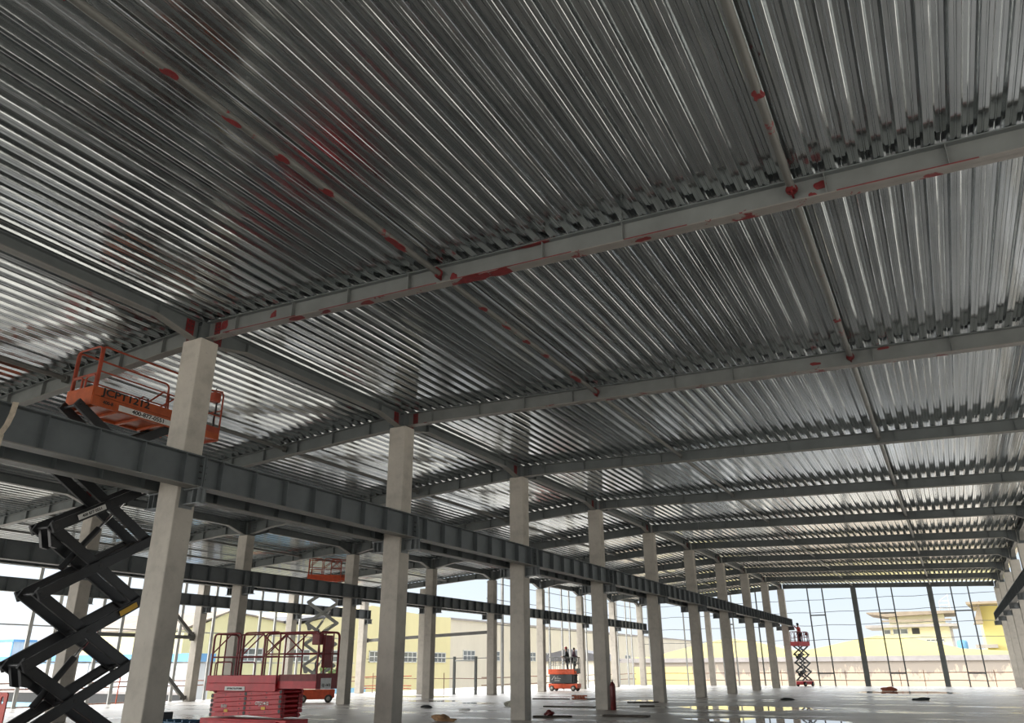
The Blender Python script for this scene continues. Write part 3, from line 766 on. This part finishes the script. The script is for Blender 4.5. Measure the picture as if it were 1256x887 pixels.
text('GTJZ1412', .10, 'whiteink', L2, fmt(1.95, -.358, .86, '-y'), 'arm_lettering')
for (x, z) in ((.82, .69), (2.0, .76)): MB().box(x-.06, x+.06, -.358, -.352, z-.03, z+.03).build('warning_sticker', 'yellowst', L2)
m = MB(); m.box(1.95, 2.12, -.2, .0, 1.20, 1.34); m.build('tool_box', 'redrail', L2)
# orange lift with two workers, far left of centre
L3 = scissor_lift('orange lift with two workers parked at the left open side, dark side panel', (-26.62, 55.35, 0), 0, 2.3, .82, 6, .52, 1.12, .3, 2.0, 'orange2', 'orange2', 'postdark', 'darkpanel', 2.1, .12, 1.12, ah=.1, x0p=.05, chassis=(.16, .5), near=False)
pn = MB().box(.15, 1.95, -.405, -.385, .55, 1.12).build('side_cover', 'darkpanel', L3)
m = MB()
for pts in ([(0, 0), (.16, .22), (.24, .33), (.25, .1), (.24, .04)], [(.3, .05), (.36, .22), (.33, .08), (.4, .12)], [(.42, .05), (.5, .3), (.44, .1), (.52, .07), (.58, .15), (.6, .08), (.72, .1)], [(.22, -.07), (.62, -.07)]):
    m.tube([(.32+x, -.41, .76+z*.85) for x, z in pts], .016, 5)
m.build('cover_scrawl', 'whiteink', L3)
# raised orange lift on grey arms behind the left row
L4 = scissor_lift('orange scissor lift raised on grey arms between two left columns', (-29.75, 32.25, 0), math.radians(42), 1.85, .8, 5, .70, 5.9, .16, 1.72, 'orange2', 'orange2', 'orail', 'greyarm', 1.75, .55, 1.12, ah=.14, chassis=(.16, .62), near=False)
# far lift at the end of the middle row
L5 = scissor_lift('small dark red lift raised by the last middle column at the end wall', (-12.0, 73.2, 0), math.radians(68), 1.75, .75, 4, .5, 3.2, .15, 1.6, 'red', 'red', 'redrail', 'black', 1.7, .2, 1.1, ah=.12, near=False)

# ------------------------------------------------------------------ workers
def skin_mesh(name, verts, edges, radii, mat, parent, sub=1):
    me = bpy.data.meshes.new(name); me.from_pydata(verts, edges, []); o = bpy.data.objects.new(name, me); C.objects.link(o); o.parent = parent
    sk = o.modifiers.new('skin', 'SKIN'); sk.use_smooth_shade = True
    for k, r in enumerate(radii): me.skin_vertices[0].data[k].radius = (r, r)
    me.skin_vertices[0].data[0].use_root = True
    sb = o.modifiers.new('sub', 'SUBSURF'); sb.levels = sub; sb.render_levels = sub
    me.materials.append(M[mat]); return o
def person(label, loc, rz, arms, coat, hat, lean=.0, hc=None):
    """standing figure 1.7 m tall facing local +y; arms: for each side elbow and wrist points"""
    root = thing('person', label, 'person', loc, rz)
    J = {'pel': (0, 0, .92), 'wa': (0, lean*.3, 1.08), 'ch': (0, lean*.7, 1.30), 'nk': (0, lean, 1.46), 'hd0': (0, lean+.02, 1.54), 'hd1': (0, lean+.03, 1.63), 'hd2': (0, lean+.01, 1.70)}
    for s, n in ((-1, 'l'), (1, 'r')):
        J['hp'+n] = (s*.10, 0, .88); J['kn'+n] = (s*.12, .04, .48); J['an'+n] = (s*.12, -.02, .09); J['to'+n] = (s*.13, .15, .05)
        J['sh'+n] = (s*.19, lean*.9, 1.40); e, w = arms[n]; J['el'+n] = e; J['wr'+n] = w
    body_e = [('pel', 'wa'), ('wa', 'ch'), ('ch', 'nk'), ('nk', 'hd0'), ('hd0', 'hd1'), ('hd1', 'hd2')]
    for n in 'lr': body_e += [('pel', 'hp'+n), ('hp'+n, 'kn'+n), ('kn'+n, 'an'+n), ('an'+n, 'to'+n), ('ch', 'sh'+n), ('sh'+n, 'el'+n), ('el'+n, 'wr'+n)]
    rad = {'pel': .12, 'wa': .11, 'ch': .125, 'nk': .055, 'hd0': .07, 'hd1': .088, 'hd2': .07}
    for n in 'lr': rad.update({'hp'+n: .085, 'kn'+n: .055, 'an'+n: .04, 'to'+n: .035, 'sh'+n: .06, 'el'+n: .042, 'wr'+n: .03})
    # hands: a palm and five fingers
    for n, s in (('l', -1), ('r', 1)):
        e, w = Vector(J['el'+n]), Vector(J['wr'+n]); d = (w-e).normalized(); side = d.cross(Vector((0, 1, .2))).normalized(); dn = d.cross(side)
        J['pa'+n] = tuple(w+d*.07); rad['pa'+n] = .032; body_e.append(('wr'+n, 'pa'+n))
        for f, (o_, ln) in enumerate(((-.03, .06), (-.01, .075), (.01, .07), (.03, .055))):
            a = w+d*.10+side*o_; b = a+d*ln*.6+dn*.01; c = b+d*ln*.35+dn*.03
            for t, p in (('a', a), ('b', b), ('c', c)): J[f'f{n}{f}{t}'] = tuple(p); rad[f'f{n}{f}{t}'] = .009
            body_e += [('pa'+n, f'f{n}{f}a'), (f'f{n}{f}a', f'f{n}{f}b'), (f'f{n}{f}b', f'f{n}{f}c')]
        a = w+d*.04-side*.035; b = a+d*.03-side*.02; J['t1'+n] = tuple(a); J['t2'+n] = tuple(b); rad['t1'+n] = .012; rad['t2'+n] = .009
        body_e += [('wr'+n, 't1'+n), ('t1'+n, 't2'+n)]
    def sub(keys_edges, grow, name, mat):
        keys = []
        for a, b in keys_edges:
            for k in (a, b):
                if k not in keys: keys.append(k)
        return skin_mesh(name, [J[k] for k in keys], [(keys.index(a), keys.index(b)) for a, b in keys_edges], [rad[k]*grow for k in keys], mat, root)
    bd = sub(body_e, 1., 'body', 'skin')
    je = [('pel', 'wa'), ('wa', 'ch'), ('ch', 'nk')]
    for n in 'lr': je += [('ch', 'sh'+n), ('sh'+n, 'el'+n), ('el'+n, 'wr'+n)]
    sub(je, 1.45, 'jacket', coat)
    te = []
    for n in 'lr': te += [('pel', 'hp'+n), ('hp'+n, 'kn'+n), ('kn'+n, 'an'+n)]
    sub(te, 1.45, 'trousers', 'trousers')
    m = MB()
    for s in (-1, 1): m.ball((s*.125, .06, .05), .06, .85, 2.1, .85, 10)
    m.build('boots', 'rubber', root)
    hx = Vector(J['hd1'])
    m = MB(); m.ball(hx+Vector((-.03, .085, .015)), .011, seg=6).ball(hx+Vector((.03, .085, .015)), .011, seg=6); m.build('eyes', 'ink', bd)
    m = MB(); m.ball(hx+Vector((0, .095, -.015)), .016, .8, 1.2, 1.3, 6); m.build('nose', 'skin', bd)
    m = MB()
    for s in (-1, 1): m.ball(hx+Vector((s*.088, .0, -.005)), .022, .5, .8, 1.3, 6)
    m.build('ears', 'skin', bd)
    m = MB(); m.box(-.025, .025, hx.y+.078, hx.y+.088, hx.z-.055, hx.z-.048); m.build('mouth', 'coat_red', bd)
    m = MB(); m.ball(hx+Vector((0, -.025, .01)), .095, 1., .9, .95, 12); m.build('hair', 'hair', root)
    if hat:
        m = MB(); m.lathe([(.125, .0), (.122, .015), (.112, .02), (.108, .07), (.085, .11), (.04, .13), (.001, .133)], hx+Vector((0, -.005, .04)), 18)
        m.prism([(-.09, .08), (.09, .08), (.06, .17), (-.06, .17)], hx.z+.038, hx.z+.052, 'z') if False else None
        m.build('hard_hat', hat, root)
    return root
zp3 = 1.12+.10
person('person in dark jacket and red hard hat on the far orange lift, arm reaching out', (-25.15, 55.3, zp3), math.radians(110), {'l': ((-.26, .12, 1.15), (-.2, .36, 1.12)), 'r': ((.3, .05, 1.14), (.22, .28, 1.05))}, 'coat_dark', 'hat_red', .08)
person('person in dull purple jacket without hat at the right end of the far orange lift', (-24.72, 55.42, zp3), math.radians(-60), {'l': ((-.25, .02, 1.13), (-.22, .12, .9)), 'r': ((.26, .08, 1.14), (.2, .3, 1.06))}, 'coat_purple', None, .03)
person('person in red vest and blue hard hat standing on the raised end wall lift', (-11.62, 74.1, 3.30), math.radians(75), {'l': ((-.30, .10, 1.35), (-.22, .28, 1.55)), 'r': ((.26, .1, 1.15), (.2, .3, 1.1))}, 'coat_red', 'hat_blue', .05)

# ------------------------------------------------------------------ loose things on the floor
r = thing('gas_cylinder', 'dark red gas cylinder standing against the fourth middle column', 'gas cylinder', (XA+.42, yf(3)-.12, 0))
MB().lathe([(.10, 0), (.115, .02), (.115, .86), (.10, .95), (.05, 1.02), (.035, 1.04), (.035, 1.06)], (0, 0, 0), 18).build('body', 'gas', r)
m = MB(); m.cyl((0, 0, 1.05), (0, 0, 1.13), .022, 8).cyl((-.05, 0, 1.11), (.05, 0, 1.11), .014, 8); m.build('valve', 'hub', r)
m = MB()
m.blob((0, 0, .09), .22, .3, 3, 1.2, .8, .6); m.blob((.18, .05, .05), .16, .3, 4, 1.2, .8, .4)
o = m.build('sack', 'bag'); o.location = (-17.75, 32.7, 0); tag(o, 'dirty crumpled sack on the wet floor left of a middle column', 'sack')
m = MB(); m.blob((0, 0, .10), .2, .42, 8, 1.3, .9, .75).blob((.25, .05, .03), .17, .4, 9, 1.6, .8, .3)
o = m.build('cloth_heap', 'rag'); o.location = (-15.0, 23.0, 0); tag(o, 'brown cloth heap on the floor at the bottom of the picture', 'cloth')
for k, (x, y, z) in enumerate(((-18.46, 41.3, 0), (-18.16, 41.32, 0), (-17.86, 41.3, 0), (-18.32, 41.31, .072), (-18.0, 41.31, .072), (-18.46, 41.3, .144), (-18.16, 41.31, .144), (-17.86, 41.32, .144))):
    o = MB().box(-.125, .125, -.06, .06, 0, .07).build('brick', 'brick', bevel=.006); o.location = (x, y, z); o.rotation_euler.z = random.uniform(-.1, .1)
    tag(o, 'red brick in the small stack on the floor between left and middle columns', 'brick', 'bricks of the small stack')
def plank(x0, y0, x1, y1, w, hgt, label, mat='wood', z=0.):
    a, b = Vector((x0, y0, z+hgt/2+.002)), Vector((x1, y1, z+hgt/2+.002)); c = (a+b)/2
    o = MB().bar(a-c, b-c, w, hgt).build('timber_plank', mat, bevel=.006); o.location = c
    return tag(o, label, 'plank')
plank(-20.6, 40.6, -18.6, 41.0, .22, .05, 'dark plank on the floor just left of the brick stack')
plank(-17.7, 41.2, -17.0, 41.6, .2, .05, 'short dark plank on the floor right of the brick stack')
plank(-16.2, 33.0, -13.9, 33.2, .25, .05, 'long brown plank on the floor left of the column with the gas cylinder')
plank(-13.2, 26.0, -12.0, 26.6, .22, .06, 'black plank on the floor beside the third middle column')
plank(-14.3, 38.2, -13.0, 38.9, .28, .05, 'dark plank left of the fifth middle column')
plank(-12.4, 34.6, -11.8, 34.8, .2, .06, 'short dark offcut beyond the gas cylinder')
plank(-11.2, 27.5, -9.6, 27.7, .35, .06, 'dark wet board near the bottom edge between middle columns')
m = MB(); m.blob((0, 0, .06), .13, .3, 12, 1.3, 1, .8)
o = m.build('helmet_bag', 'gas'); o.name = 'cloth_bundle'; o.location = (-12.7, 26.25, .06); tag(o, 'small dark red bundle lying on the black plank', 'bundle')
m = MB(); m.blob((0, 0, .12), .32, .3, 14, 1.5, 1, .6)
o = m.build('debris_pile', 'brick'); o.location = (-4.4, 61.4, 0); tag(o, 'reddish brown rubble lump beside the far puddle', 'rubble')
m = MB(); m.blob((0, 0, .06), .16, .4, 15, 2.2, 1, .5)
o = m.build('debris_pile', 'coat_dark'); o.location = (-1.9, 45.3, 0); tag(o, 'dark crumpled scrap on the floor toward the right', 'scrap')
m = MB(); m.blob((0, 0, .05), .14, .4, 16, 2.2, 1, .5)
o = m.build('debris_pile', 'coat_dark'); o.location = (-7.9, 43.5, 0); tag(o, 'small dark scrap on the floor beyond the big puddle', 'scrap')
m = MB(); m.blob((0, 0, .05), .13, .35, 18, 1.9, 1, .5)
o = m.build('debris_pile', 'coat_dark'); o.location = (-20.4, 30.1, 0); tag(o, 'small dark scrap on the floor between second and third middle columns', 'scrap')
m = MB(); m.blob((0, 0, .06), .12, .35, 19, 2.2, 1, .5)
o = m.build('debris_pile', 'white'); o.location = (-17.3, 28.2, 0); tag(o, 'crumpled pale wrapper on the floor left of the third middle column', 'scrap')
# blue trolley end and red barrier at the bottom left
r = thing('pipe_trolley', 'low blue steel trolley on the floor between nearest column and red lift', 'trolley', (-18.2, 15.25, 0), math.radians(0))
m = MB()
for y in (-.3, .3): m.bar((-.5, y, .34), (1.15, y, .30), .06, .07)
for x in (-.4, 0, .4, .8, 1.1): m.bar((x, -.33, .31), (x, .33, .31), .05, .06)
m.build('frame', 'bluesteel', r)
MB().box(-.62, -.3, -.2, .2, .36, .56).build('motor_box', 'black', r, bevel=.02)
m = MB()
for k in range(5): m.cyl((-.25+k*.28, -.25, .36+.02*(k % 2)), (-.1+k*.28, .28, .36), .035, 8)
m.build('roller', 'bluesteel', r)
for x in (-.4, .95):
    for y in (-.3, .3): MB().lathe([(.05, -.03), (.11, -.03), (.13, 0), (.11, .03), (.05, .03)], (x, y, .13), 14, 'y').build('wheel', 'rubber', r)
for x in (-.4, .95): MB().bar((x, -.3, .13), (x, .3, .13), .04, .04).bar((x, -.27, .13), (x, -.27, .3), .04, .04, (1, 0, 0)).bar((x, .27, .13), (x, .27, .3), .04, .04, (1, 0, 0)).build('axle', 'bluesteel', r)
r = thing('barrier_panel', 'red panel with a round hole at the bottom left edge', 'barrier', (-26.85, 15.75, 0))
m = MB(); n = 20; oc = [(-.3, .0), (.32, .0), (.36, .95), (-.26, .95)]; hc = [(.10+.085*math.cos(2*PI*k/n), .72+.12*math.sin(2*PI*k/n)) for k in range(n)]
ring = []
for k in range(n):
    a = 2*PI*k/n; dx, dz = math.cos(a), math.sin(a)
    t = min([v for v in (((.34-.10)/dx if dx > 1e-6 else 9), ((-.28-.10)/dx if dx < -1e-6 else 9), ((.95-.72)/dz if dz > 1e-6 else 9), ((0-.72)/dz if dz < -1e-6 else 9))])
    ring.append((.10+dx*t, .72+dz*t))
for k in range(n):
    q = [hc[k], hc[(k+1) % n], ring[(k+1) % n], ring[k]]
    m.prism(q, -.02, .02, 'x')
m.build('board', 'plasticred', r); MB().box(-.34, .38, -.22, .22, 0, .05).build('foot', 'plasticred', r)

# ------------------------------------------------------------------ buildings outside
def window(parent, face, a0, a1, z0, z1, pos, mull=3, rows=2):
    """face 'x': wall plane x=pos, a along y, looking to +x; face 'y': wall plane y=pos, a along x, looking to -y"""
    fr = MB(); gl = MB(); t = .1
    def bx(mb, u0, u1, w0, w1, d0, d1):
        if face == 'x': mb.box(pos+d0, pos+d1, u0, u1, w0, w1)
        else: mb.box(u0, u1, pos-d1, pos-d0, w0, w1)
    bx(fr, a0, a1, z0, z0+t, .0, .09); bx(fr, a0, a1, z1-t, z1, .0, .09)
    for k in range(mull+1):
        u = a0+(a1-a0-t)*k/mull; bx(fr, u, u+t, z0, z1, .0, .09)
    for k in range(1, rows): bx(fr, a0, a1, z0+(z1-z0)*k/rows-t/2, z0+(z1-z0)*k/rows+t/2, .0, .08)
    bx(gl, a0+.02, a1-.02, z0+.02, z1-.02, .0, .04)
    f = fr.build('window', 'winframe', parent); gl.build('pane', 'glass', f)
ZG = -3.0
r = thing('factory_building', 'long yellow factory with two low gables beyond the left columns', 'building', (0, 0, 0))
MB().prism([(50.0, ZG), (93.8, ZG), (93.8, 8.0), (90, 7.95), (84, 8.15), (76.4, 8.55), (70, 7.1), (64.5, 5.9), (62, 5.95), (58, 6.35), (54.8, 6.6), (52, 5.4), (50.0, 4.9)], -75, -60, 'y').build('wall', 'yellow', r)
MB().prism([(62.2, 5.9), (69, 6.9), (69.0, 7.15), (62, 6.15)], -74, -59.7, 'y').build('roof', 'darkroof', r)
MB().prism([(49.8, 4.85), (54.8, 6.6), (58.2, 6.35), (62, 5.95), (62, 6.1), (58.2, 6.5), (54.8, 6.75), (49.8, 5.0)], -74, -59.85, 'y').build('roof', 'eaves', r)
for y in (58.2, 64.9, 71.3, 77.8, 84.5, 91.2): window(r, 'x', y-1.45, y+1.45, 2.25, 3.5, -60)
for y in (77.5, 84, 91.2): window(r, 'x', y-1.45, y+1.45, -2.0, -1.0, -60)
r = thing('beige_factory', 'long beige flat topped factory continuing right of the yellow one', 'building')
MB().prism([(93.85, ZG), (215, ZG), (215, 7.75), (150, 7.8), (93.85, 7.8)], -80, -60.4, 'y').build('wall', 'beige', r)
MB().prism([(93.9, 7.8), (215, 7.75), (215, 8.02), (93.9, 8.05)], -80, -60.25, 'y').build('parapet', 'greyband', r)
for y in (99.3, 106.6, 112.9, 118.6, 125.0, 134.0, 143.5, 153, 163): window(r, 'x', y-1.6, y+1.6, 2.5, 3.9, -60.4)
for y in (99.9, 107): window(r, 'x', y-1.9, y+1.9, -2.0, -1.05, -60.4)
# low shed at the left
r = thing('low_shed', 'low white shed with blue fascia beyond the left floor edge', 'building')
MB().box(-100, -51.6, 44, 46, ZG, 2.5).build('wall', 'white_wall', r)
MB().box(-100.2, -51.4, 43.8, 46.2, 2.15, 2.75).build('fascia', 'blueroof', r)
MB().box(-100, -51.6, 43.92, 44.05, -.95, -.2).build('window_band', 'void', r)
MB().box(-100, -51.6, 43.88, 44.05, -.2, .0).build('sill_band', 'greyband', r)
MB().box(-100, -51.6, 43.86, 44.05, -1.6, -.97).build('lower_band', 'paleblue', r)
for x in (-88, -80, -72, -64, -56): MB().box(x, x+.35, 43.9, 44.02, .0, 2.15).build('pilaster', 'white_wall', r)
r = thing('roof_cabin', 'small white cabin with blue frame on the shed roof at the left edge', 'building', (-76.6, 45.0, 2.76))
MB().box(-1.6, 1.6, -1., 1., 0, 1.3).build('wall', 'white_wall', r)
m = MB(); m.box(-1.7, 1.7, -1.1, 1.1, 1.25, 1.45); m.box(-1.62, -1.45, -1.04, -.98, 0, 1.25); m.box(1.45, 1.62, -1.04, -.98, 0, 1.25); m.build('trim', 'blueroof', r)
r = thing('blue_hoarding', 'pale blue sheet fence at the foot of the yellow factory', 'fence')
MB().box(-52.1, -52, 48.2, 66, ZG, -.15).build('sheet', 'paleblue', r)
m = MB()
for y in range(49, 67, 3): m.box(-52.2, -52.1, y-.05, y+.05, ZG, -.2)
m.build('fence_post', 'post', r)
r = thing('small_shrub', 'small green shrub seen between the red lift railing and a left column', 'shrub', (-56, 65.5, ZG))
m = MB()
rnd = random.Random(5)
for k in range(10): m.blob((rnd.uniform(-.7, .7), rnd.uniform(-.7, .9), rnd.uniform(2.6, 4.6)), rnd.uniform(.35, .6), .4, k+30, sub=2)
m.build('foliage', 'leaf', r); MB().tube([(0, 0, 0), (.1, 0, 1.2), (0, .1, 2.8)], [.12, .1, .06], 8).build('trunk', 'wood', r)
# buildings past the end wall
r = thing('end_yellow_building', 'yellow wall with wavy gables and grey ledge beyond the open end wall', 'building')
pl = [(-41.5, ZG), (12, ZG), (12, 3.6), (5.5, 3.2), (.8, 3.5), (-1.5, 4.1), (-4.4, 4.8), (-8.6, 5.2), (-12, 4.6), (-15.5, 3.9), (-17.3, 3.6), (-18.6, 3.55), (-19.9, 3.7), (-23, 4.5), (-27.6, 5.3), (-31, 4.7), (-36.4, 3.5), (-38.8, 2.95), (-41.5, 2.9)]
MB().prism(pl, 115, 127, 'x').build('gable_wall', 'yellow_end', r)
MB().box(-41.6, 12, 114.75, 115, ZG, 2.2).build('lower_wall', 'pink', r)
MB().box(-41.7, -33, 114.7, 114.75, ZG, 1.6).build('yellow_panel', 'yellow_end', r)
MB().box(-44, 12, 114.5, 115.05, 2.15, 2.75).build('ledge', 'greyband', r)
r = thing('terraced_house', 'pale yellow terraced house with two jutting flat roofs beyond the end wall', 'building')
MB().box(-10.2, .2, 150, 160, ZG, 8.0).build('wall', 'yellow_pale', r)
MB().box(-12.6, 1.2, 148.2, 161, 7.45, 7.85).build('lower_roof_slab', 'greyband', r)
MB().box(-8.9, -.6, 150.3, 160, 7.85, 9.4).build('upper_wall', 'yellow_pale', r)
MB().prism([(-12.1, 9.75), (-9.0, 9.15), (-.2, 9.45), (1.1, 9.45), (1.1, 9.85), (-12.1, 9.95)], 148.8, 161, 'x').build('upper_roof_slab', 'eaves', r)
MB().box(-10, .4, 148.5, 148.7, 8.3, 8.6).build('balcony_rail', 'eaves', r)
window(r, 'y', -8.6, -6.3, 6.4, 7.3, 150, 2, 1); window(r, 'y', -10.0, -8.9, 6.4, 7.2, 150, 1, 1); window(r, 'y', -3.9, -1.2, 5.2, 5.6, 150, 4, 1)
MB().box(-5.7, -4.6, 149.93, 150, 6.4, 7.35).build('dark_opening', 'void', r)
MB().box(-.15, .25, 149.8, 150.2, ZG, 8.).build('corner_post', 'greyband', r)
r = thing('roof_mast', 'small lattice mast on the right of the terraced house roof', 'mast', (-.2, 151, 9.85))
m = MB(); pts = [(-.8, -.6), (.8, -.6), (.8, .6), (-.8, .6)]
for x, y in pts: m.cyl((x, y, 0), (x*.9, y*.9, 1.6), .05, 6)
for z in (.5, 1.0, 1.6):
    for k in range(4): m.cyl((*[c*(1-.06*z) for c in pts[k]], z), (*[c*(1-.06*z) for c in pts[(k+1) % 4]], z), .04, 6)
m.cyl((.5, 0, 0), (.75, 0, 2.6), .05, 6).cyl((-.72, -.5, 1.6), (.75, 0, 2.6), .04, 6)
m.build('lattice', 'post', r)
r = thing('water_tank', 'blue water tank on the roof right of the terraced house', 'tank', (1.2, 149, ZG))
MB().lathe([(.7, 6.9), (.75, 7.0), (.75, 8.0), (.6, 8.25), (.1, 8.35)], (0, 0, 0), 18).build('tank', 'blueroof', r); MB().box(-.9, .9, -.9, .9, 0, 6.9).build('stand', 'beige', r)
r = thing('yellow_house', 'yellow house with jutting brownish eaves at the right end', 'building')
MB().box(4.0, 16, 130, 142, ZG, 9.3).build('wall', 'yellow_end', r)
MB().prism([(2.4, 130-4.2), (17, 130-4.2), (17, 143), (3.6, 143)], 9.3, 9.6, 'z').build('eaves_slab', 'eaves', r)
MB().prism([(2.9, 6.8), (4.0, 6.8), (4.0, 9.3), (4.4, 9.6), (4.0, 9.75)], 127, 130, 'x').build('eaves_soffit', 'eaves', r)
MB().box(2.6, 5.2, 128.5, 130, 3.75, 4.2).build('canopy', 'greyband', r)
r = thing('dark_roof_shed', 'grey roofed shed with dark slope in front of the beige factory', 'building')
MB().box(-52, -43, 106, 112, ZG, 2.4).build('wall', 'beige', r)
MB().prism([(-52.4, 2.4), (-42.6, 2.4), (-44, 3.3), (-48, 4.0), (-51, 3.4)], 105.6, 112.4, 'x').build('roof', 'darkroof', r)

# ------------------------------------------------------------------ camera, light, sky
cam = bpy.data.cameras.new('camera'); co = bpy.data.objects.new('camera', cam); C.objects.link(co); sc.camera = co
f, yaw, pitch, roll = 945.1255, -.492126, .378220, -.0054815
F = Vector((math.sin(yaw)*math.cos(pitch), math.cos(yaw)*math.cos(pitch), math.sin(pitch)))
R0 = Vector((math.cos(yaw), -math.sin(yaw), 0)); U0 = R0.cross(F)
R1 = R0*math.cos(roll)+U0*math.sin(roll); U1 = -R0*math.sin(roll)+U0*math.cos(roll)
mw = Matrix((R1, U1, -F)).transposed().to_4x4(); mw.translation = (0, 0, 1.6); co.matrix_world = mw
cam.sensor_width = 36; cam.lens = f/1256*36; cam.clip_end = 1000; cam.clip_start = .05

SUN_AZ, SUN_EL = math.radians(222), math.radians(44)   # measured from +y towards +x
sd = Vector((math.sin(SUN_AZ)*math.cos(SUN_EL), math.cos(SUN_AZ)*math.cos(SUN_EL), math.sin(SUN_EL)))
ld = bpy.data.lights.new('sun', 'SUN'); ld.energy = 1.35; ld.angle = math.radians(9); ld.color = (1, .93, .82)
lo = bpy.data.objects.new('sun', ld); C.objects.link(lo); lo.rotation_euler = sd.to_track_quat('Z', 'Y').to_euler(); lo.location = (-60, -60, 60)
w = bpy.data.worlds.new('sky'); sc.world = w; w.use_nodes = True; nt = w.node_tree
bg = nt.nodes['Background']; tc = N(nt, 'ShaderNodeTexCoord'); nv = N(nt, 'ShaderNodeVectorMath', operation='NORMALIZE'); nt.links.new(tc.outputs['Generated'], nv.inputs[0])
sp = N(nt, 'ShaderNodeSeparateXYZ'); nt.links.new(nv.outputs[0], sp.inputs[0])
zr = ramp(nt, sp.outputs[2], [(0., (.84, .90, .95)), (.11, (.72, .84, .95)), (.32, (.95, 1.02, 1.1)), (1., (.7, .85, 1.05))])
def lobe(d, power, gain, col):
    dt = N(nt, 'ShaderNodeVectorMath', operation='DOT_PRODUCT'); nt.links.new(nv.outputs[0], dt.inputs[0]); dt.inputs[1].default_value = Vector(d).normalized()
    g = mth(nt, 'MULTIPLY', mth(nt, 'POWER', mth(nt, 'MAXIMUM', dt.outputs['Value'], 0.), power), gain)
    c = N(nt, 'ShaderNodeVectorMath', operation='SCALE'); c.inputs[0].default_value = col; nt.links.new(g, c.inputs['Scale']); return c.outputs[0]
def vadd(a, b):
    v = N(nt, 'ShaderNodeVectorMath', operation='ADD'); nt.links.new(a, v.inputs[0]); nt.links.new(b, v.inputs[1]); return v.outputs[0]
dk = N(nt, 'ShaderNodeVectorMath', operation='DOT_PRODUCT'); nt.links.new(nv.outputs[0], dk.inputs[0]); dk.inputs[1].default_value = (.93, -.37, 0)
fk = mth(nt, 'SUBTRACT', 1., mth(nt, 'MULTIPLY', mth(nt, 'MAXIMUM', dk.outputs['Value'], 0.), .85))      # unseen right-hand sky dimmed to cut the light from that side
zs = N(nt, 'ShaderNodeVectorMath', operation='SCALE'); nt.links.new(zr, zs.inputs[0]); nt.links.new(fk, zs.inputs['Scale'])
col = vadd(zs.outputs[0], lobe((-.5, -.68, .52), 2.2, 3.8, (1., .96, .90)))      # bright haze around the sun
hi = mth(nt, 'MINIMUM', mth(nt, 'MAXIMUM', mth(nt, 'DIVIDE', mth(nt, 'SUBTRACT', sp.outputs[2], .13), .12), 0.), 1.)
left_fill = N(nt, 'ShaderNodeVectorMath', operation='SCALE'); nt.links.new(lobe((-.55, .72, .42), 2.0, 4.0, (1., .99, .97)), left_fill.inputs[0]); nt.links.new(hi, left_fill.inputs['Scale'])
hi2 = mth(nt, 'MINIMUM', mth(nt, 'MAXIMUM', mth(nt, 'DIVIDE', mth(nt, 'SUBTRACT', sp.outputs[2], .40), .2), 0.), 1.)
right_fill = N(nt, 'ShaderNodeVectorMath', operation='SCALE'); nt.links.new(lobe((.6, -.2, .75), 2.0, .7, (1., .98, .95)), right_fill.inputs[0]); nt.links.new(hi2, right_fill.inputs['Scale'])
col = vadd(col, right_fill.outputs[0])                                          # added glow high in the unseen right sky, brightens the outside walls
col = vadd(col, left_fill.outputs[0])                                          # added glow above the visible sky, ahead on the left, brightens the floor
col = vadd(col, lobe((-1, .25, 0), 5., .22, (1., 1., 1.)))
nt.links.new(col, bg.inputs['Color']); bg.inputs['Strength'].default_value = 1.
sc.view_settings.view_transform = 'Standard'; sc.view_settings.look = 'None'; sc.view_settings.gamma = 1; sc.view_settings.exposure = .15
sc.view_settings.use_curve_mapping = False
